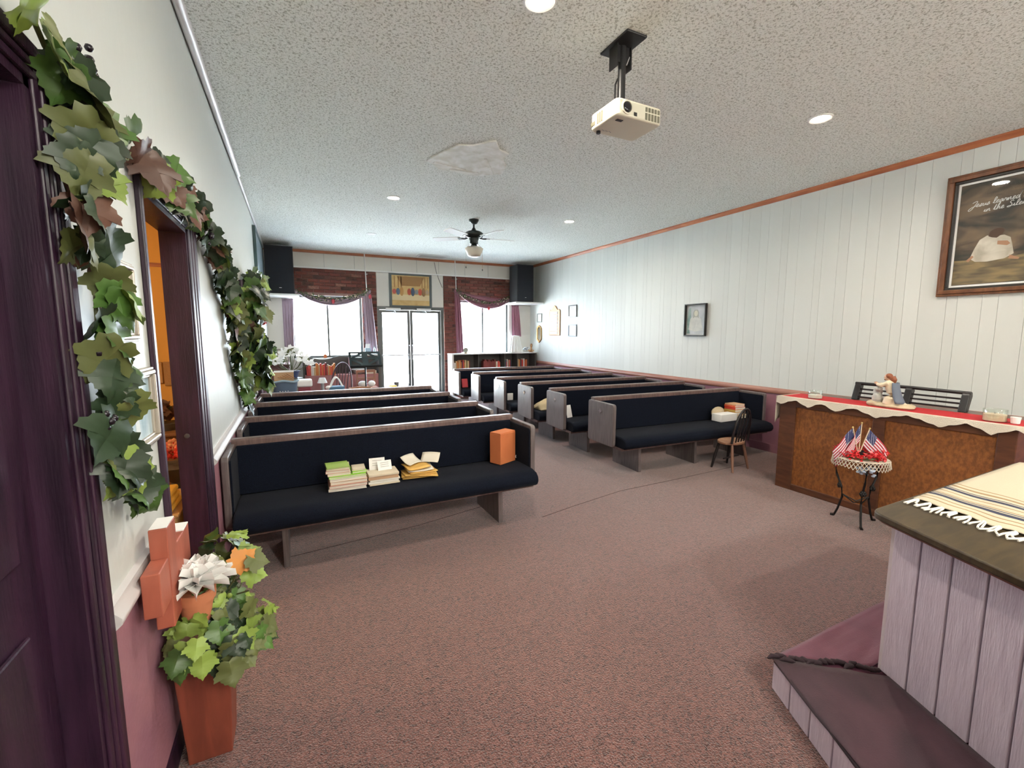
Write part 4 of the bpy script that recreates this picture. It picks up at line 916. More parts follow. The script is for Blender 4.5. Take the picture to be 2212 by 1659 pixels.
m.build('frame', M_white, vn, bev=.003); bx((-.28,-.17,-.003),(.28,.17,-.001)).build('duct', M_vent, vn)
for i in range(8): MB().cbox((0,-.15 + i*.043,-.008),(.56,.032,.003), 0, R(30)).build('slat', M_white, vn)

# ------------------------------------------------------------------ speakers, conduits, cable
def speaker(label, x0, x1, y0, y1):
    t = thing('speaker', label, 'speaker', ((x0+x1)/2, (y0+y1)/2, 2.20)); w_, d_ = (x1-x0)/2, (y1-y0)/2
    bx((-w_,-d_+.012,0),(w_,d_,.85)).build('cabinet', M_speakbox, t, bev=.006); bx((-w_+.012,-d_,.012),(w_-.012,-d_+.014,.838)).build('grille', M_speaker, t, bev=.004)
    bx((-.02,-d_-.002,.10),(.02,-d_+.001,.108)).build('badge', M_chrome, t)
speaker('large black speaker box in the corner above the ivy wall', -.40, .06, 9.2, 9.62); speaker('large black speaker box in the corner by the panelled wall', 4.67, 5.10, 9.28, 9.70)
tag(bx((XL+.002,9.15,2.165),(.13,YB-.001,2.198)).build('speaker_shelf', M_white, bev=.004), 'white shelf board under the speaker by the ivy wall', 'shelf')
tag(bx((4.60,9.22,2.165),(XR-.01,YB-.001,2.198)).build('speaker_shelf', M_white, bev=.004), 'white shelf board under the speaker by the panelled wall', 'shelf')
for (x, x2, z0_, lab) in ((1.40,1.455,1.1,'thin white conduit pipe running down the brick beside the tapestry wall opening'),(3.37,3.395,2.25,'thin white conduit pipe running down the brick to the short swag')):
    c_ = thing('conduit', lab, 'pipe', (x, YB - .05, 2.25)); MB().tube([(0,0,ZC-2.251),(.01,0,.5),(x2-x,0,z0_-2.25)], .011, 8).build('pipe', M_white, c_, smooth=50)
    for z_ in (.45, .1): bx((.0,.0,z_),(.05,.03,z_+.02)).build('clip', M_grey, c_)
tag(MB().tube([(2.90,YB-.012,3.05),(2.93,YB-.03,2.86),(2.99,YB-.055,2.66),(3.06,YB-.06,2.50)], .005, 6).build('cable', M_black, smooth=60), 'thin black cable hanging from the ceiling beside the tapestry', 'cable')

# ------------------------------------------------------------------ tapestry: plain generic woven pattern
tp = thing('tapestry', 'gold woven tapestry with dark border and coloured patches above the doors', 'tapestry', (2.355, YB - .03, 2.045))
W_, H_ = .47, .72
def flat(name, poly, m_, d): return MB().prism(poly, 'y', -d - .0015, -d).build(name, m_, tp)
MB().grid(lambda u, v: (-W_ + 2*W_*u, .004*math.sin(u*9), H_*v), 18, 4).build('backing', mat('slate_border', (.12,.14,.14), .8), tp, solid=.004)
g_ = mat('gold_weave', (.50,.33,.13), .85, col2=(.62,.44,.20), nscale=5, bump=.3, bscale=300)
flat('field', [(-.41,.04),(.41,.04),(.41,.68),(-.41,.68)], g_, .006)
flat('band', [(-.41,.15),(.41,.15),(.41,.27),(-.41,.27)], mat('cream_weave', (.68,.56,.34), .85), .008)
flat('upper_block', [(-.2,.46),(.2,.46),(.3,.66),(-.3,.66)], mat('brown_weave', (.36,.20,.08), .85), .008)
for i, x in enumerate((-.36,-.28,-.22,.24,.30,.37)): flat('stripe', [(x,.42),(x+.02,.42),(x+.02,.66),(x,.66)], mat('brown_weave', (.36,.20,.08)), .008)
pc = [(.45,.10,.08),(.10,.14,.20),(.50,.28,.10),(.60,.42,.20),(.42,.09,.05),(.08,.11,.17),(.24,.26,.26),(.52,.10,.06),(.30,.18,.09),(.45,.33,.22)]
for i, c_ in enumerate(pc):
    x = -.36 + i*.08; r1, r2 = .042, .055 + .02*((i*7) % 3)
    flat('patch', [(x + r1*math.cos(a), .335 + r2*math.sin(a)) for a in [2*math.pi*k_/10 for k_ in range(10)]], mat('weave_%d' % i, c_, .85), .0095 + .0004*i)

# ------------------------------------------------------------------ curtains and swags
def drape(name, label, top, bot, z1, z0, y, m_, folds, amp=.02):
    t = thing(name, label, 'curtain', ((bot[0]+bot[1])/2, y, z0)); cx = (bot[0]+bot[1])/2
    def fn(u, v): 
        x = (top[0] + (top[1]-top[0])*u)*(1-v) + (bot[0] + (bot[1]-bot[0])*u)*v
        return (x - cx, amp*math.sin(u*folds*6.28)*(.6+.4*v) + .008*math.sin(v*5+u*3), (z1 - z0)*(1-v) + (.05*abs(u-.5) if v > .99 else 0))
    MB().grid(fn, folds*8, 14).build('cloth', m_, t, smooth=70, solid=.004)
    bx((min(top)-cx-.01,.0,z1-z0-.01),(max(top)-cx+.01,.03,z1-z0+.005)).build('header', m_, t)
drape('curtain', 'dull lilac curtain beside the window under the ivy-wall speaker', (-.17,.03),(-.17,.0), 2.15, 1.15, YB-.07, M_curtpale, 4)
drape('curtain', 'mauve curtain gathered between window and brick beside the doors', (1.33,1.50),(1.36,1.60), 2.30, 1.04, YB-.10, M_curtpale, 4)
drape('curtain', 'burgundy curtain on the brick pillar beside the long bookcase', (3.33,3.46),(3.36,3.54), 2.42, 1.02, YB-.10, M_curtain, 3)
drape('curtain', 'short burgundy curtain pinned up by the panelled wall', (4.80,4.98),(4.80,5.06), 2.15, 1.38, YB-.07, M_curtain, 4)
def swag(label, x0, z0_, x1, z1_, dip, depth, m_, y):
    t = thing('swag_valance', label, 'curtain', ((x0+x1)/2, y, min(z0_,z1_))); cx, bz = (x0+x1)/2, min(z0_,z1_)
    def fn(u, v):
        k_ = 4*u*(1-u); z_ = z0_ + (z1_-z0_)*u - (dip + depth*v)*k_ - .015*v
        return (x0 + (x1-x0)*u - cx, .018*math.sin(v*19)*(.4 + k_) - .03*k_, z_ - bz)
    MB().grid(fn, 28, 18).build('cloth', m_, t, smooth=70, solid=.004)
    for x, z_ in ((x0,z0_),(x1,z1_)): MB().ball((x-cx,0,z_-bz), (.035,.03,.04), 10).build('gather', m_, t, smooth=80)
swag('thin lilac swag draped across the window top by the ivy wall', .08, 2.30, 1.47, 2.35, .14, .13, M_curtpale, YB-.09)
swag('burgundy swag draped across the window top by the panelled wall', 3.36, 2.44, 4.78, 2.30, .04, .26, M_curtain, YB-.09)
def swag_vine(label, x0, z0_, x1, z1_, dip, fl):
    t = thing('leaf_garland', label, 'garland', ((x0+x1)/2, YB-.14, min(z0_,z1_)-dip)); cx, bz = (x0+x1)/2, min(z0_,z1_)-dip
    P_ = [(x0 + (x1-x0)*k_/20 - cx, 0, z0_ + (z1_-z0_)*k_/20 - dip*4*(k_/20)*(1-k_/20) - bz) for k_ in range(21)]
    MB().tube(P_, .006, 6).build('vine', M_stem, t); lm_ = [MB() for _ in range(3)]
    for k_ in range(190):
        u = random.random(); i = int(u*19.99); p = Vector(P_[i]).lerp(Vector(P_[i+1]), u*20 - i if u*20-i < 1 else .5) + Vector((rnd(.02), rnd(.025), rnd(.03)*(1+1.2*abs(u-.5))))
        d = Vector((rnd(1),rnd(.6),rnd(1))).normalized(); e = d.cross(Vector((0,1,0))).normalized(); s_ = .022
        lm_[random.choice((0,0,1,2))].add([p, p + d*s_ + e*s_*.5, p + d*s_*2, p + d*s_ - e*s_*.5], [(0,1,2,3)])
    for q, mm in zip(lm_, (M_leaf[1], M_leaf[0], mat('cream_blossom', (.66,.58,.44), .7))): stuff(q.build('foliage', mm, t))
    for q in fl: MB().ball((q[0]-cx,-.02,q[1]-bz), (.035,.025,.05), 10).build('red_blossom', mat('pink_red_blossom', (.50,.06,.08), .5), t, smooth=70)
swag_vine('small leafy garland along the lilac swag', .09, 2.32, 1.47, 2.37, .17, [(1.47,2.24),(.75,2.12)]); swag_vine('small cream-flowered garland along the burgundy swag', 3.36, 2.44, 4.70, 2.34, .20, [(4.15,2.06)])

# ------------------------------------------------------------------ bookcases and books
M_case = mat('dark_case', (.07,.065,.06), .6); M_casew = mat('white_case', (.74,.73,.71), .5); M_rose = mat('dusty_rose_panel', (.34,.14,.14), .6)
bc = thing('bookcase', 'long low bookcase with white end below the window by the panelled wall', 'bookcase', (4.24, 9.66, 0))
bx((-1.09,-.16,0),(-1.05,.16,1.0)).build('side', M_casew, bc); bx((1.02,-.16,0),(1.06,.16,1.0)).build('side', M_case, bc)
bx((-1.09,-.17,1.0),(1.07,.17,1.02)).build('top', M_casew, bc); bx((-1.05,.145,0),(1.02,.16,1.0)).build('back', M_case, bc)
for z_ in (.04,.36,.655): bx((-1.05,-.155,z_-.02),(1.02,.145,z_)).build('shelf', M_rose, bc)
for x in (-.45,.22,.55): bx((x-.009,-.15,.655),(x+.009,.145,1.0)).build('divider', M_case, bc)
bk = thing('bookcase', 'low bookcase with scalloped back and rose panels under the ivy-side window', 'bookcase', (.86, 9.62, 0))
bx((-.73,-.16,0),(-.70,.16,.98)).build('side', M_case, bk); bx((.68,-.2,0),(.73,.16,1.06)).build('side', M_case, bk)
bx((-.70,.14,0),(.68,.158,.66)).build('back', M_rose, bk)
MB().prism([(-.71,.66),(.70,.66),(.70,1.0)] + [(.70 - 1.41*k_/24, .985 + .035*math.cos(k_/24*4*math.pi)) for k_ in range(25)] + [(-.71,1.0)], 'y', .14, .158).build('scalloped_back', M_case, bk)
bx((-.70,-.16,.63),(.68,.14,.655)).build('shelf', M_rose, bk); bx((-.70,-.155,0),(.68,-.14,.63)).build('front_panel', M_rose, bk); bx((.13,-.15,.655),(.15,.14,.98)).build('divider', M_rose, bk); bx((.35,-.16,1.03),(.73,.16,1.055)).build('top_board', M_casew, bk)
BC = {'orange':(.60,.20,.05),'red':(.50,.05,.04),'maroon':(.20,.035,.03),'tan':(.55,.38,.20),'white':(.74,.70,.62),'navy':(.04,.05,.10),'scarlet':(.68,.10,.06),'olive':(.24,.20,.08)}
def shelf_books(x, y, z_, seq, where, grp, hmin=.15, hmax=.22, lean=0):
    for c_ in seq:
        w_ = random.uniform(.016,.034); h = random.uniform(hmin,hmax)
        t = thing('book', '%s-spined book upright in %s' % (c_, where), 'book', (x + w_/2, y, z_), 0, grp)
        t.rotation_euler.y = lean if lean else 0
        m_ = mat('spine_' + c_, BC[c_], .6)
        m = MB(); m.box((-w_/2,-.07,0),(-w_/2+.002,.07,h)); m.box((w_/2-.002,-.07,0),(w_/2,.07,h)); m.box((-w_/2,-.07,0),(w_/2,-.067,h)); m.build('cover', m_, t); bx((-w_/2+.002,-.067,.004),(w_/2-.002,.066,h-.004)).build('pages', M_paper, t)
        x += w_ + (.002 if not lean else .004)
    return x
wR = 'the long bookcase by the panelled wall'
shelf_books(3.21, 9.60, .656, ['white','tan','orange','orange','tan','orange','orange','navy','red','orange','tan','olive','tan','maroon'], wR + ', end bay', 'books in the long bookcase')
shelf_books(3.82+.10, 9.60, .656, ['maroon']*11 + ['tan','white','red','scarlet','scarlet'], wR + ', middle bay', 'books in the long bookcase')
shelf_books(4.48, 9.60, .656, ['navy','red','white','maroon','tan','red','navy'], wR + ', narrow bay', 'books in the long bookcase')
shelf_books(4.81, 9.60, .656, ['tan','orange','navy','red','scarlet','white','red','orange','scarlet'], wR + ', last bay', 'books in the long bookcase')
shelf_books(.19, 9.57, .656, ['red','red','scarlet','white','white','tan','orange','orange','tan','red','orange','red','maroon','red','tan','orange','scarlet','orange','orange'], 'the scalloped bookcase', 'books in the scalloped bookcase', .17, .27)
for i in range(2): book(1.40, 9.54, .656 + i*.032, .2, .15, .03, mat('spine_tan', BC['tan']), ('lower', 'upper')[i] + ' tan book lying flat in the scalloped bookcase', .1*i, 'flat books in the scalloped bookcase')
bs = thing('bowl', 'round grey woven bowl in the scalloped bookcase', 'bowl', (1.15, 9.56, .656)); MB().lathe([(.07,0),(.10,.03),(.125,.09),(.118,.09),(.09,.03),(.001,.012)], n=20).build('shell', mat('grey_wicker', (.30,.26,.22), .8, bump=.6, bscale=120), bs, smooth=40); MB().lathe([(.125,.088),(.13,.094),(.125,.10),(.118,.094)], n=20, cap=False).build('rim', M_white, bs)
# things on the bookcases and sills
hs = thing('toy_house', 'tiny orange wooden house on the sill above the scalloped bookcase', 'ornament', (.56, 9.87, .981)); bx((-.03,-.02,0),(.03,.02,.05)).build('walls', M_orange_box, hs); MB().prism([(-.036,.05),(.036,.05),(0,.085)], 'y', -.024, .024).build('roof', M_orange_box, hs)
for i, (x, w_) in enumerate(((.93,.07),(1.05,.045),(1.17,.05))):
    t = thing('figurine', ['dark palm-tree figurine on the bright sill by the curtain','small dark crouching figurine on the bright sill','flat dark animal figurine on the bright sill nearest the curtain'][i], 'figurine', (x, 9.87, .981)); m = MB()
    m.ball((0,0,.012),(w_*.6,.02,.014),10)
    if i == 0: m.tube([(0,0,.01),(.004,0,.06)], .005, 6); m.ball((0,0,.065),(.04,.015,.008),8); m.ball((.02,0,.075),(.022,.012,.006),8)
    else: m.ball((w_*.2,0,.026),(w_*.25,.014,.016),8)
    m.build('body', mat('dark_figurine', (.06,.07,.06), .6), t, smooth=60, remesh=.004)
tb = thing('tissue_box', 'pale blue tissue box with white tissue on the bookcase end', 'box', (1.36, 9.60, 1.056)); bx((-.055,-.055,0),(.055,.055,.12)).build('carton', mat('pale_blue_card', (.38,.52,.60), .6), tb, bev=.003); MB().grid(lambda u, v: ((u-.5)*.09 + .01*v, .01*math.sin(u*7), .12 + .09*v), 6, 4).build('tissue', M_paperw, tb, solid=.002)
bt = thing('bottle', 'clear pump bottle on the bookcase end beside the doors', 'bottle', (1.50, 9.60, 1.056)); MB().lathe([(.026,0),(.028,.004),(.028,.10),(.012,.12),(.012,.135)], n=16).build('body', mat('pale_bottle', (.62,.70,.74), .2), bt, smooth=40); MB().tube([(0,0,.13),(0,0,.165),(-.03,0,.165)], .006, 6).build('pump', M_grey, bt)
rd = thing('round_ornament', 'round grey disc ornament standing on the long bookcase', 'ornament', (3.52, 9.62, 1.021)); MB().lathe([(.055,-.008),(.062,-.004),(.062,.004),(.055,.008),(.04,.004),(.001,.004)], (0,0,.075), 24, M=Matrix.Rotation(R(90),4,'X')).build('disc', mat('grey_pewter', (.25,.25,.20), .5), rd, smooth=40); bx((-.03,-.02,0),(.03,.02,.014)).build('foot', M_gold, rd)
dc = thing('draped_cloth', 'white cloth draped over a tall box on the long bookcase', 'cloth', (4.78, 9.62, 1.021))
MB().lathe([(.17,0),(.165,.05),(.13,.2),(.105,.33),(.10,.40),(.001,.41)], n=40, M=Matrix.Diagonal((1,.75,1,1))).build('cloth', M_petal, dc, smooth=60)
for k_ in range(7): a = R(200 + 22*k_); MB().tube([(.10*math.cos(a),.075*math.sin(a),.39),(.14*math.cos(a),.105*math.sin(a),.2),(.185*math.cos(a),.135*math.sin(a),.005)], [.012,.018,.024], 8).build('fold', M_petal, dc, smooth=60)
gp = thing('crumpled_wrap', 'crumpled silvery wrap with blue lines beside the draped cloth', 'wrapping', (5.10, 9.66, 1.021)); m = MB()
for _ in range(12): m.cbox((rnd(.07), rnd(.05), .085 + rnd(.03)), (.08,.05,.003), rnd(3), rnd(1), rnd(1))
m.build('foil', mat('silver_blue_foil', (.60,.62,.66), .25, .6), gp)
cf = thing('crucifix', 'wooden crucifix on a stand at the dark end of the long bookcase', 'crucifix', (5.18, 9.545, 1.021)); bx((-.015,-.012,.02),(.015,.012,.20)).build('upright', M_oak, cf, bev=.002); bx((-.075,-.012,.03),(.075,.012,.055)).build('crossbar', M_oak, cf, bev=.002); MB().prism([(-.05,0),(.05,0),(.03,.02),(-.03,.02)], 'y', -.035, .03).build('base', M_oak, cf); MB().tube([(.03*math.cos(R(k_*20)), -.013, .165 + .04*math.sin(R(k_*20))) for k_ in range(18)], .005, 6, closed=True).build('ring', mat('dark_oak', (.14,.07,.03), .5), cf, smooth=50)

# ------------------------------------------------------------------ clutter behind the last pew
def windsor(label, loc, rz, s_, m_):
    t = thing('windsor_chair', label, 'chair', loc, rz)
    MB().prism([(.2*s_*math.cos(a), .19*s_*math.sin(a)) for a in [2*math.pi*k_/18 for k_ in range(18)]], 'z', .42*s_, .45*s_).build('seat', m_, t, bev=.006, smooth=40)
    for (sx, sy) in ((-1,-1),(1,-1),(-1,1),(1,1)): MB().tube([(sx*.13*s_, sy*.12*s_, .43*s_), (sx*.19*s_, sy*.18*s_, 0)], [.018*s_,.014*s_], 7).build('leg', m_, t, smooth=50)
    MB().tube([(.2*s_*math.cos(R(180 - 180*k_/14)), .15*s_ + .10*s_*math.sin(R(180*k_/14)), .44*s_ + .56*s_*math.sin(R(180*k_/14))**.7) for k_ in range(15)], .015*s_, 8).build('back_hoop', m_, t, smooth=60)
    for x in (-.12,-.06,0,.06,.12): MB().tube([(x*.8*s_,.15*s_,.44*s_),(x*s_,.25*s_, s_*(.42 + .56*(1-(x/.2)**2)**.35))], .009*s_, 6).build('spindle', m_, t, smooth=50)
    return t
M_purp = mat('dark_plum_wood', (.07,.035,.05), .35)
windsor('plum-brown hoop-back chair among the clutter behind the last pew', (.62, 8.15, 0), R(-35), .97, M_purp)
ms = thing('music_stand', 'dark metal music stand with cut-out tilted desk behind the last pew', 'music stand', (1.12, 8.25, 0)); M_ms = mat('teal_black_metal', (.03,.045,.05), .4, .4)
MB().tube([(0,0,.02),(0,0,.98)], .014, 8).build('pole', M_ms, ms, smooth=50)
for k_ in range(3): a = R(90 + 120*k_); MB().tube([(0,0,.12),(.22*math.cos(a),.22*math.sin(a),.01)], .010, 6).build('leg', M_ms, ms)
Md = Matrix.Translation((.0,0,1.02)) @ Matrix.Rotation(R(-42),4,'X'); dk = MB(); 
def dbox(x0_, x1_, z0_, z1_): dk.box((x0_,-.003,z0_),(x1_,.003,z1_), Md)
dbox(-.27,.27,.14,.18); dbox(-.27,.27,-.16,-.12); dbox(-.27,-.23,-.12,.14); dbox(.23,.27,-.12,.14); dbox(-.05,.05,-.12,.14); dbox(-.23,.23,.0,.04)
for (x, rz) in ((-.14,.6),(.14,-.6)): dk.box((-.11,-.003,-.022),(.11,.003,.022), Md @ Matrix.Translation((x,0,-.05)) @ Matrix.Rotation(rz,4,'Y')); dk.box((-.10,-.003,-.02),(.10,.003,.02), Md @ Matrix.Translation((x,0,.09)) @ Matrix.Rotation(-rz,4,'Y'))
dk.build('desk', M_ms, ms); bl_ = MB(); bl_.box((-.27,-.05,-.175),(.27,.003,-.16), Md); bl_.build('ledge', M_ms, ms)
lt_ = thing('low_table', 'low brown table holding basket and bag behind the last pew', 'table', (.95, 7.55, 0)); bx((-.5,-.24,.46),(.5,.24,.49)).build('top', M_pewwood, lt_)
for (a, c_) in ((-.45,-.2),(.45,-.2),(-.45,.2),(.45,.2)): bx((a-.02,c_-.02,0),(a+.02,c_+.02,.46)).build('leg', M_pewwood, lt_)
bg_ = thing('tote_bag', 'blue tote with looped white handles behind the last pew', 'bag', (.57, 7.55, .4905)); MB().frustum((0,0,0),(.18,.14),(.24,.18),.16).build('body', mat('steel_blue_cloth', (.10,.20,.32), .8), bg_, bev=.01)
for y_ in (-.07,.07): MB().tube([(-.09 + .18*k_/10, y_, .15 + .15*math.sin(math.pi*k_/10)) for k_ in range(11)], .011, 7).build('handle', M_petal, bg_, smooth=60)
for (x, z_) in ((-.13,.02),(.13,.02),(-.12,.12)): MB().ball((x,-.06,z_+.03),(.045,.035,.03),10).build('tissue_tuft', M_petal, bg_, smooth=70)
wb = thing('wicker_basket', 'shallow brown wicker basket behind the last pew', 'basket', (.93, 7.5, .4905)); bmb = MB()
for k_ in range(26): a = 2*math.pi*k_/26; bmb.tube([(.12*math.cos(a),.09*math.sin(a),.0),(.17*math.cos(a),.12*math.sin(a),.11)], .008, 5)
bmb.build('staves', mat('wicker', (.30,.14,.06), .7), wb); MB().tube([(.172*math.cos(R(15*k_)),.122*math.sin(R(15*k_)),.112) for k_ in range(24)], .012, 6, closed=True).build('rim', mat('wicker', (.30,.14,.06)), wb, smooth=50); MB().prism([(.12*math.cos(R(20*k_)),.09*math.sin(R(20*k_))) for k_ in range(18)], 'z', 0, .012).build('bottom', mat('wicker', (.30,.14,.06)), wb)
for i in range(3): tag(bx((-.10,-.07,0),(.10,.07,.025)).build('paper_pile', M_paperw, loc=(1.19 + i*.01, 7.5, .4905 + i*.026)), ('lowest','middle','top')[i] + ' white magazine in the pile beside the wicker basket', 'paper', 'magazines behind the last pew')
M_yel = mat('yellow_card', (.80,.55,.04), .6)
tag(bx((-.06,-.05,0),(.06,.05,.11)).build('yellow_box', M_yel, bev=.004, loc=(1.375, 7.5, .4905)), 'bright yellow carton on the low table behind the last pew', 'box')
ys = thing('yellow_stool', 'small yellow stool by the glass doors', 'stool', (1.60, 8.3, 0)); bx((-.07,-.06,.40),(.07,.06,.53)).build('seat', M_yel, ys, bev=.02); 
for (a, c_) in ((-.055,-.045),(.055,-.045),(-.055,.045),(.055,.045)): MB().tube([(a,c_,.41),(a*1.2,c_*1.2,0)], .012, 6).build('leg', M_yel, ys)
sc_ = thing('side_chair', 'small brown wooden chair with white cushions behind the music stand', 'chair', (1.24, 8.95, 0)); M_bro = mat('reddish_chair_wood', (.30,.13,.08), .5)
bx((-.18,-.18,.42),(.18,.18,.45)).build('seat', M_bro, sc_)
for (a, c_, h) in ((-.165,-.165,.42),(.165,-.165,.42),(-.165,.165,.76),(.165,.165,.76)): bx((a-.016,c_-.016,0),(a+.016,c_+.016,h)).build('leg', M_bro, sc_)
bx((-.165,.15,.72),(.165,.18,.77)).build('top_rail', M_bro, sc_); bx((-.165,.155,.58),(.165,.175,.62)).build('back_slat', M_bro, sc_)
for (x, s_) in ((-.09,.085),(.08,.07)): tag(MB().ball((0,0,0),(s_,.05,.06),14).build('white_cushion', M_petal, smooth=80, loc=(1.24+x, 8.94, .512)), ('rounder' if x < 0 else 'smaller') + ' white cushion on the small brown chair', 'cushion')
wl2 = thing('cup_lamp', 'small lamp with white shade and grey stem beside the plum chair', 'lamp', (.42, 8.62, 0)); MB().lathe([(.10,0),(.10,.02),(.03,.04),(.028,.62),(.001,.62)], n=18).build('base', M_grey, wl2, smooth=40); MB().lathe([(.085,.60),(.05,.69),(.046,.69),(.08,.60)], n=20, cap=False).build('lamp_shade', M_petal, wl2, smooth=40)
# tub on a stand with carton, sticks, bag
tt = thing('tub_stand', 'plain brown stand carrying the blue-grey tub by the ivy wall', 'stand', (-.17, 7.4, 0)); bx((-.22,-.16,.54),(.22,.16,.565)).build('top', M_pewwood, tt)
for (a, c_) in ((-.2,-.14),(.2,-.14),(-.2,.14),(.2,.14)): bx((a-.016,c_-.016,0),(a+.016,c_+.016,.54)).build('leg', M_pewwood, tt)
tu = thing('storage_tub', 'blue-grey plastic tub with rolled rim and small holes', 'tub', (-.17, 7.4, .5655)); M_tub = mat('slate_blue_plastic', (.10,.15,.22), .4)
MB().lathe([(.15,0),(.152,.004),(.185,.22),(.178,.22),(.148,.012),(.001,.01)], n=32, M=Matrix.Diagonal((1.05,.8,1,1))).build('body', M_tub, tu, smooth=40)
MB().tube([(.197*math.cos(R(12*k_)), .15*math.sin(R(12*k_)), .215 + .012*math.cos(R(48*k_))) for k_ in range(30)], .018, 8, closed=True).build('rim', mat('pale_blue_plastic', (.24,.34,.42), .4), tu, smooth=60)
for k_ in range(4): MB().ball((-.05 + .035*k_,-.128,.075),(.009,.006,.007),8).build('hole', M_petal, tu)
cb = thing('cardboard_box', 'open tan cardboard box of sticks standing in the blue-grey tub', 'box', (-.16, 7.42, .58)); m = MB(); 
for (a, c_) in (((-.13,-.09),(.13,-.084)),((-.13,.084),(.13,.09)),((-.13,-.084),(-.124,.084)),((.124,-.084),(.13,.084))): m.box((a[0],a[1],0),(c_[0],c_[1],.34))
m.box((-.13,-.09,0),(.13,.09,.006)); m.build('walls', mat('tan_card', (.45,.29,.16), .8), cb); m = MB()
for (a, c_) in (((-.134,-.094),(.134,-.082)),((-.134,.082),(.134,.094))): m.box((a[0],a[1],.335),(c_[0],c_[1],.35))
m.build('white_rim', M_paperw, cb)
for k_ in range(5): MB().tube([(-.08 + .03*k_,-.10,.27 + .012*k_),(.0 + .035*k_,-.105,.245)], .006, 5).build('stick', M_oak, cb)
crumple('plastic_bag', 'crumpled pale lilac plastic bag beside the tub', 'bag', mat('lilac_plastic', (.52,.52,.68), .3), -.32, 7.75, .56, .2, .22, .22, 9)
tag(bx((-.16,-.16,0),(.13,.16,.555)).build('storage_chest', M_pewwood, bev=.01, loc=(-.28, 7.85, 0)), 'plain dark chest under the lilac bag by the ivy wall', 'chest')
# white silk poinsettias
fs_ = thing('flower_stand', 'round dark stand under the white silk flowers', 'stand', (-.06, 8.25, 0)); MB().lathe([(.15,0),(.15,.02),(.03,.04),(.03,.70),(.16,.72),(.16,.745),(.001,.745)], n=20).build('pedestal', M_case, fs_, smooth=40)
fl_ = thing('white_flowers', 'big bunch of white silk poinsettias in a dark blue pot', 'flowers', (-.06, 8.25, .7455)); MB().lathe([(.08,0),(.12,.11),(.13,.12),(.11,.12),(.001,.10)], n=20).build('pot', mat('dark_blue_pot', (.04,.06,.14), .4), fl_, smooth=40)
pm_ = MB(); gm = MB()
for k_ in range(30):
    a = rnd(3.14); e = random.random(); c0 = Vector((.30*e*math.cos(a), .2*e*math.sin(a), .20 + .24*(1-e*e) + rnd(.04)))
    gm.tube([(0,0,.1), c0*.6, c0], .004, 5)
    for j in range(7):
        b2 = 2*math.pi*j/7 + rnd(.3); d = Vector((math.cos(b2), math.sin(b2)*.6 - .3, .4*math.sin(b2) + .15)).normalized(); s_ = .05; e_ = d.cross(Vector((.2,-1,.3))).normalized()
        (pm_ if random.random() < .85 else gm).add([c0, c0 + d*s_ + e_*s_*.45, c0 + d*s_*2, c0 + d*s_ - e_*s_*.45], [(0,1,2,3)])
pm_.build('petals', M_petal, fl_)['kind'] = 'stuff'; gm.build('stems_and_leaves', M_leaf[2], fl_)
# white-topped rose stool
rs = thing('skirted_stool', 'stool with white cushion top and maroon skirt beside the tub', 'stool', (.115, 7.78, 0)); MB().frustum((0,0,0),(.24,.22),(.18,.17),.64).build('skirt', mat('maroon_skirt', (.24,.05,.07), .8), rs, bev=.01); bx((-.115,-.1,.64),(.115,.1,.76)).build('cushion', M_petal, rs, bev=.03, seg=3)
# dresser by the ivy wall, with its things
dr = thing('dresser', 'dark reddish dresser in the corner below the ivy-wall speaker', 'dresser', (-.27, 9.0, 0)); bx((-.165,-.45,0),(.17,.45,.93)).build('body', mat('reddish_dresser', (.14,.05,.045), .45), dr, bev=.005); bx((-.17,-.47,.93),(.185,.47,.955)).build('top', mat('reddish_dresser', (.14,.05,.045)), dr, bev=.004)
for z_ in (.1,.37,.64):
    d_ = bx((-.13,-.462,z_),(.14,-.448,z_+.24)).build('drawer', mat('reddish_dresser', (.14,.05,.045)), dr, bev=.004); MB().ball((0,-.475,z_+.12), .014, 8).build('knob', M_gold, d_, smooth=60)
framed('photo_frame', 'grey-brown photo frame leaning behind the white silk flowers', .20, .24, Matrix.Translation((-.20, 9.30, 1.075)) @ Matrix.Rotation(R(-10),4,'X'), mat('taupe_frame', (.22,.19,.16), .5), .022, .015, mat('cream_photo', (.62,.56,.46), .6))
vp = thing('potted_plant', 'small leafy plant in a blue vase on the reddish dresser', 'plant', (-.36, 8.66, .9555)); MB().lathe([(.03,0),(.045,.05),(.03,.14),(.035,.16),(.026,.16),(.001,.13)], n=18).build('vase', mat('cobalt_vase', (.08,.12,.35), .2), vp, smooth=50)
for k_ in range(16): a = rnd(3.14); put_leaf(vp, (.05*math.cos(a)*random.random()+.01, .05*math.sin(a), .19 + random.random()*.13), (rnd(.6), -1, rnd(.6)), (math.cos(a), 0, math.sin(a)), .06, (.1,.4,.3,.2,0))
MB().tube([(0,0,.1),(.01,0,.28)], .005, 5).build('stem', M_stem, vp)
wf = thing('white_figurine', 'tall white standing figurine on the reddish dresser', 'figurine', (-.20, 8.62, .9555)); m = MB(); m.tube([(0,0,0),(0,0,.12),(0,0,.19),(0,0,.23)], [.042,.034,.03,.012], 12); m.ball((0,-.002,.262),(.018,.02,.024),12); m.tube([(-.028,0,.2),(-.035,-.02,.15),(-.01,-.035,.16)], .009, 8); m.tube([(.028,0,.2),(.035,-.02,.15),(.01,-.035,.16)], .009, 8); m.build('body', M_petal, wf, remesh=.005)
tag(bx((-.04,-.03,0),(.04,.03,.10)).build('brown_box', mat('brown_card', (.32,.16,.09), .7), bev=.003, loc=(-.31, 8.58, .9555)), 'small square brown box on the reddish dresser', 'box')
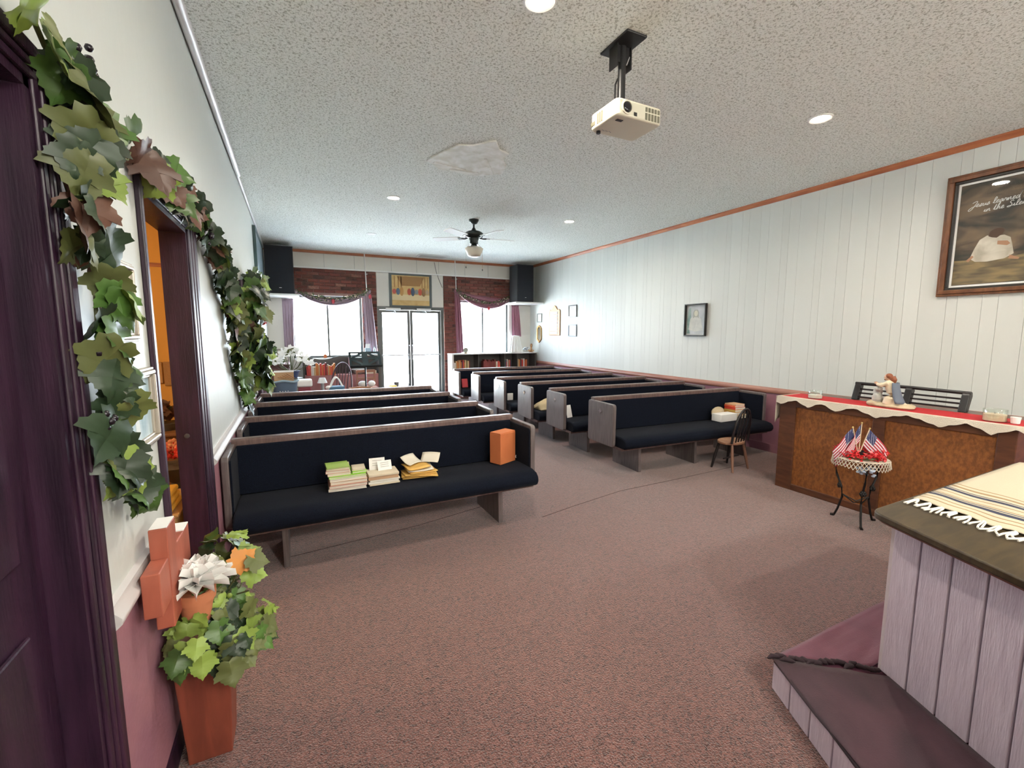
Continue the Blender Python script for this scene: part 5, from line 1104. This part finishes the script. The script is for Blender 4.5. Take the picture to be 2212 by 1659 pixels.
v1 = thing('floor_vase', 'narrow grey boot-shaped vase on the floor by the glass doors', 'vase', (1.83, 9.1, 0)); MB().lathe([(.06,0),(.065,.02),(.04,.12),(.035,.36),(.05,.46),(.055,.5),(.045,.5),(.03,.36),(.001,.3)], n=18).build('body', mat('dark_grey_glaze', (.13,.14,.15), .4), v1, smooth=50); MB().ball((.05,0,.03),(.05,.03,.03),10).build('toe', mat('dark_grey_glaze', (.13,.14,.15)), v1, smooth=60)
v2 = thing('candlestick', 'slender grey floor candlestick by the glass doors', 'candlestick', (2.08, 9.1, 0)); MB().lathe([(.07,0),(.07,.015),(.02,.04),(.012,.38),(.03,.40),(.012,.42),(.018,.455),(.001,.46)], n=16).build('shaft', mat('dark_grey_glaze', (.13,.14,.15)), v2, smooth=50); MB().tube([(0,0,.455),(0,0,.475)], .009, 8).build('stub', M_wax, v2)

# ------------------------------------------------------------------ right wall pictures
bp = framed('painting', 'large walnut-framed print of a white-robed figure seated under clouds', .95, 1.04, wallM(XR - .009, 1.543, 2.342, '-x'), M_walnut, .075, .05,
            mat('cloud_print', (.012,.013,.009), .5, col2=(.22,.145,.08), nscale=3.2, stretch=(1,1,2.2), ndist=.8, ramp=(.38,.72)), mat_w=.018, mat_m=M_paperw, prof=True)
def ink(name, poly, m_, d):
    if name != 'print_ground': poly = [(-.28 + (x + .27)*.74, -.235 + (z_ + .235)*.84) for x, z_ in poly]
    return MB().prism(poly, 'y', -.0086 - d, -.0080 - d).build(name, m_, bp)
ink('print_ground', [(-.38,-.42),(.38,-.42),(.38,-.24),(.1,-.20),(-.1,-.23),(-.38,-.21)], mat('earth_ink', (.09,.065,.035), .6, col2=(.26,.19,.08), nscale=6, stretch=(1,1,4)), 0)
ink('print_robe', [(-.27,-.20),(-.24,-.11),(-.20,-.02),(-.14,.015),(-.08,.0),(.0,.0),(.05,-.03),(.07,-.10),(.09,-.19),(.02,-.23),(-.12,-.245),(-.22,-.235)], mat('robe_ink', (.62,.58,.48), .6, col2=(.40,.36,.28), nscale=9), .0006)
ink('print_hair', [(-.13,.005),(-.12,.05),(-.07,.075),(-.02,.07),(.0,.04),(-.02,.01),(-.06,-.02),(-.10,-.01)], mat('hair_ink', (.07,.035,.02), .6), .0012)
ink('print_arms', [(-.05,-.05),(.03,-.06),(.055,-.09),(.03,-.105),(-.05,-.085)], mat('skin_ink', (.38,.20,.11), .6), .0012)
ink('print_feet', [(.06,-.20),(.14,-.235),(.13,-.25),(.05,-.235)], mat('skin_ink', (.38,.20,.11)), .0012); ink('print_hand', [(-.30,-.215),(-.25,-.17),(-.235,-.185),(-.28,-.235)], mat('skin_ink', (.38,.20,.11)), .0012)
[c_ for c_ in bp.children if c_.name.startswith('frame')][-1].data.materials[0] = M_frameb
# handwritten lettering as flat ink strokes
GL = {'J':(.75,[(.15,.75),(.55,.95),(.75,.85),(.6,.4),(.35,-.2),(.05,-.45),(-.1,-.25),(.3,.1),(.75,.2)]),'e':(.42,[(0,.15),(.25,.3),(.28,.45),(.12,.48),(.05,.2),(.15,.02),(.42,.15)]),
 's':(.4,[(0,.1),(.22,.48),(.28,.2),(.15,.0),(.02,.08),(.4,.12)]),'u':(.5,[(0,.3),(.08,.42),(.06,.1),(.2,.02),(.36,.4),(.36,.1),(.5,.1)]),'l':(.36,[(0,.1),(.3,.7),(.22,.98),(.1,.8),(.1,.1),(.36,.1)]),
 'a':(.5,[(.38,.4),(.15,.45),(.03,.2),(.15,.0),(.36,.4),(.36,.08),(.5,.1)]),'r':(.4,[(0,.1),(.1,.5),(.16,.4),(.3,.42),(.28,.1),(.4,.1)]),'n':(.56,[(0,.1),(.06,.45),(.08,.02),(.26,.45),(.36,.4),(.38,.08),(.56,.1)]),
 'd':(.52,[(.36,.4),(.12,.45),(.03,.2),(.15,.0),(.36,.4),(.5,1.1),(.36,.1),(.52,.1)]),'o':(.45,[(.25,.45),(.05,.35),(.05,.05),(.25,.0),(.35,.25),(.25,.45),(.45,.4)]),'i':(.3,[(0,.1),(.12,.45),(.12,.08),(.3,.1)]),
 't':(.36,[(0,.1),(.2,.9),(.12,.1),(.36,.1)]),'h':(.55,[(0,.1),(.26,1.0),(.12,.95),(.06,.02),(.26,.45),(.36,.38),(.38,.08),(.55,.1)]),'S':(.7,[(.6,.85),(.4,1.0),(.2,.75),(.5,.4),(.35,.02),(.0,.05),(.2,.2),(.7,.15)]),' ':(.35,None)}
def lettering(txt, parent, x, z_, size, m_, rot):
    m = MB(); cx = 0
    def cr(p0, p1, p2, p3, t): return tuple(.5*((2*p1[k]) + (-p0[k]+p2[k])*t + (2*p0[k]-5*p1[k]+4*p2[k]-p3[k])*t*t + (-p0[k]+3*p1[k]-3*p2[k]+p3[k])*t**3) for k in (0,1))
    for c_ in txt:
        w_, P_ = GL[c_]
        if P_:
            Q = [P_[0]] + P_ + [P_[-1]]; pts = []
            for i in range(1, len(Q)-2): pts += [cr(Q[i-1],Q[i],Q[i+1],Q[i+2],k/4) for k in range(4)]
            pts.append(P_[-1]); pts = [((cx + p[0] + .28*p[1])*size, p[1]*size) for p in pts]
            for a, b_ in zip(pts[:-1], pts[1:]):
                dx, dz = b_[0]-a[0], b_[1]-a[1]; l_ = math.hypot(dx, dz) or 1; nx, nz = -dz/l_*size*.045, dx/l_*size*.045
                m.add([(a[0]+nx,0,a[1]+nz),(a[0]-nx,0,a[1]-nz),(b_[0]-nx,0,b_[1]-nz),(b_[0]+nx,0,b_[1]+nz)], [(0,1,2,3)])
        cx += w_
    o = m.build('lettering', m_, parent); o.matrix_local = Matrix.Translation((x, -.0102, z_)) @ Matrix.Rotation(rot,4,'Y')
M_ink = mat('white_lettering', (.66,.70,.68), .6)
lettering('Jesus learned o', bp, -.315, .225, .050, M_ink, R(-3)); lettering('in the Silen', bp, -.225, .175, .048, M_ink, R(-3))
gp2 = framed('framed_portrait', 'black-framed pale picture of a child in a white dress on panelled wall', .385, .47, wallM(XR - .009, 4.75, 1.682, '-x'), M_frameb, .016, .045, mat('pale_grey_print', (.40,.43,.43), .6, col2=(.55,.56,.58), nscale=4), mat_w=.012, mat_m=mat('grey_mat', (.55,.56,.52), .7))
def ink2(poly, m_, d): MB().prism(poly, 'y', -.0088 - d, -.0081 - d).build('print_shape', m_, gp2)
ink2([(-.16,-.20),(-.16,.02),(-.13,.18),(-.10,.18),(-.09,.0),(-.12,-.12),(-.10,-.20)], mat('teal_ink', (.16,.28,.25), .6, col2=(.34,.46,.42), nscale=12), 0)
ink2([(-.13,-.14),(-.10,.02),(-.04,.06),(.04,.06),(.09,.02),(.13,-.15),(.0,-.17)], mat('dress_ink', (.62,.62,.56), .6, col2=(.5,.51,.48), nscale=14), .0005); ink2([(-.055,.02),(-.055,.11),(-.03,.15),(.03,.15),(.05,.11),(.05,.02),(.03,.04),(-.03,.04)], mat('ash_hair_ink', (.36,.36,.31), .6), .0009)
ink2([(.033*math.cos(R(30*k_)), .095 + .042*math.sin(R(30*k_))) for k_ in range(12)], mat('face_ink', (.60,.58,.46), .6), .0013)
M_cert = mat('certificate_paper', (.80,.80,.77), .6)
for (z_, fm, lab, n_) in ((1.95, M_frameb, 'black-framed white certificate, upper of a pair on the panelling', 5), (1.54, mat('grey_blue_frame', (.16,.19,.22), .4), 'grey-framed white certificate, lower of a pair on the panelling', 0)):
    ct_ = framed('certificate', lab, .31, .25, wallM(XR - .009, 7.99, z_, '-x'), fm, .022, .02, M_cert)
    for j in range(n_): bx((-.09,-.0092,.07 - j*.032),(.09 - .02*(j % 3),-.0083,.076 - j*.032)).build('print_line', mat('grey_ink', (.35,.34,.32)), ct_)
framed('framed_card', 'small dark-framed white card near the back corner of the panelling', .22, .21, wallM(XR - .009, 9.41, 1.845, '-x'), M_frameg, .02, .02, M_cert)
ov = thing('octagonal_mirror', 'tall eight-sided wooden mirror below the small framed card', 'mirror', (XR - .009, 9.415, 1.46), R(-90)); oc = [(-.11,-.13),(0,-.21),(.11,-.13),(.11,.13),(.06,.185),(0,.21),(-.06,.185),(-.11,.13)]
om = MB(); n = len(oc); ii = [(x*.74, z_*.84) for x, z_ in oc]; om.add([(x,-.0,z_) for x, z_ in oc] + [(x,-.025,z_) for x, z_ in oc] + [(x,-.02,z_) for x, z_ in ii] + [(x,0,z_) for x, z_ in ii], [f for i in range(n) for f in ((i,(i+1)%n,n+(i+1)%n,n+i),(n+i,n+(i+1)%n,2*n+(i+1)%n,2*n+i),(2*n+i,2*n+(i+1)%n,3*n+(i+1)%n,3*n+i))]); om.build('frame', M_gold, ov)
MB().prism(ii, 'y', -.008, -.004).build('mirror_glass', mat('pale_mirror', (.75,.72,.62), .08, .9), ov)
hb = thing('hymn_board', 'oak hymn board with arched top and seven white slips', 'hymn board', (XR - .009, 8.715, 1.43), R(-90))
MB().prism([(-.23,0),(.23,0),(.23,.55),(.20,.585),(.15,.57),(.09,.60),(.05,.65),(0,.675),(-.05,.65),(-.09,.60),(-.15,.57),(-.20,.585),(-.23,.55)], 'y', -.022, 0).build('board', M_oak, hb, bev=.004)
words = ['REGISTER', 'ATTENDANCE', 'TODAY', 'LAST SUNDAY', 'OFFERING', 'HYMNS', '']
for i in range(7):
    z_ = .475 - i*.074; sl = bx((-.17,-.027,z_),(.12,-.0215,z_+.058)).build('slip', M_paperw, hb); bx((.125,-.028,z_),(.145,-.0215,z_+.058)).build('slot', M_black, hb); bx((-.19,-.03,z_-.012),(.20,-.0215,z_-.004)).build('ledge', M_oak, hb)
    bx((-.13,-.0278,z_+.024),(-.13 + (.2,.16,.18,.19,.17,.18,.1)[i],-.0268,z_+.032)).build('print_line', mat('grey_ink', (.35,.34,.32)), sl)

# ------------------------------------------------------------------ beyond the side doorway
kt = thing('cloth_table', 'low table under a tan patterned cloth seen through the open doorway', 'table', (-.95, 2.98, 0)); M_tancl = mat('tan_cloth', (.40,.24,.10), .9, col2=(.46,.28,.12), nscale=3)
bx((-.36,-.24,0),(.36,.22,.55)).build('cloth_skirt', M_tancl, kt, bev=.01); bx((-.37,-.25,.55),(.37,.23,.565)).build('top', M_tancl, kt, bev=.004)
for k_ in range(4):
    a = .30 - k_*.17; bx((a-.05,-.247,.40),(a+.05,-.2405,.52)).build('motif_square', mat('brown_motif', (.24,.14,.06), .9), kt); MB().prism([(a-.03,.50),(a+.03,.50),(a+.02,.425),(a-.02,.425)], 'y', -.2525, -.2475).build('motif_cup', mat('cream_motif', (.58,.42,.24), .9), kt)
yc = thing('folded_blanket', 'folded yellow blanket on the tan-clothed table beyond the doorway', 'blanket', (-.80, 2.88, .5655)); 
for i in range(3): bx((-.2,-.12,i*.032),(.19 - i*.006,.11,i*.032+.03)).build('fold', mat('golden_yellow_cloth', (.70,.42,.06), .8), yc, bev=.013, seg=3)
rf = thing('flower_basket', 'basket of red and pink silk flowers beyond the doorway', 'flowers', (-.72, 3.42, 0)); MB().lathe([(.10,0),(.10,.02),(.03,.04),(.03,.55),(.13,.66),(.001,.66)], n=18).build('stand', M_case, rf, smooth=40)
for k_ in range(26):
    a = rnd(3.14); e = random.random(); c0 = Vector((.14*e*math.cos(a), .12*e*math.sin(a), .70 + .10*(1-e) + rnd(.02))); col = random.choice(((.60,.03,.02),(.70,.16,.10),(.68,.32,.20),(.62,.05,.04)))
    fm_ = MB()
    for j in range(5): q = 2*math.pi*j/5; fm_.ball(c0 + Vector((.017*math.cos(q),-.01,.017*math.sin(q))), (.016,.008,.016), 7)
    fm_.build('blossom', mat('blossom_%d' % int(col[1]*100), col, .6), rf, smooth=60)
kc = thing('brown_cabinet', 'brown cabinet against the orange wall beyond the doorway', 'cabinet', (-.95, 4.0, 0)); bx((-.38,-.22,0),(.36,.22,.78)).build('body', mat('mid_brown', (.22,.11,.05), .6), kc, bev=.006); bx((-.40,-.24,.78),(.375,.22,.80)).build('top', mat('mid_brown', (.22,.11,.05)), kc, bev=.004)
for s_ in (-1,1): d_ = bx((-.01 + .18*s_ - .17,-.232,.06),(-.01 + .18*s_ + .17,-.218,.74)).build('door', mat('mid_brown', (.22,.11,.05)), kc, bev=.004); MB().ball((-.01 + .03*s_,-.245,.42), .014, 8).build('knob', M_gold, d_)
ra = thing('russet_foliage', 'low russet leaf arrangement on the brown cabinet beyond the doorway', 'foliage', (-.86, 3.95, .8005)); MB().lathe([(.08,0),(.10,.05),(.085,.05),(.001,.03)], n=16).build('bowl', M_case, ra, smooth=40)
for k_ in range(34): a = rnd(3.14); put_leaf(ra, (.2*random.random()*math.cos(a), .08*math.sin(a)*random.random(), .06 + random.random()*.12), (rnd(.6), -1, rnd(.8)), (math.cos(a), 0, math.sin(a)), .06, (.05,0,.05,0,.9))
pl_ = thing('pendant_lamp', 'warm hanging lamp in the room beyond the doorway', 'lamp', (-1.9, 2.7, 2.5)); MB().tube([(0,0,0),(0,0,-.35)], .006, 6).build('cord', M_black, pl_); MB().lathe([(.04,-.35),(.16,-.50),(.155,-.50),(.035,-.35)], n=20, cap=False).build('lamp_shade', M_cream_plastic, pl_, smooth=40); MB().ball((0,0,-.45), .035, 10).build('bulb', mat('warm_bulb', (1,.8,.5), .5, emit=(1,.75,.42), estr=10), pl_, smooth=60)
l = bpy.data.lights.new('pendant_light', 'POINT'); l.energy = 10; l.color = (1,.78,.45); l.shadow_soft_size = .06; o = bpy.data.objects.new('pendant_light', l); COL.objects.link(o); o.parent = pl_; o.location = (0,0,-.56)
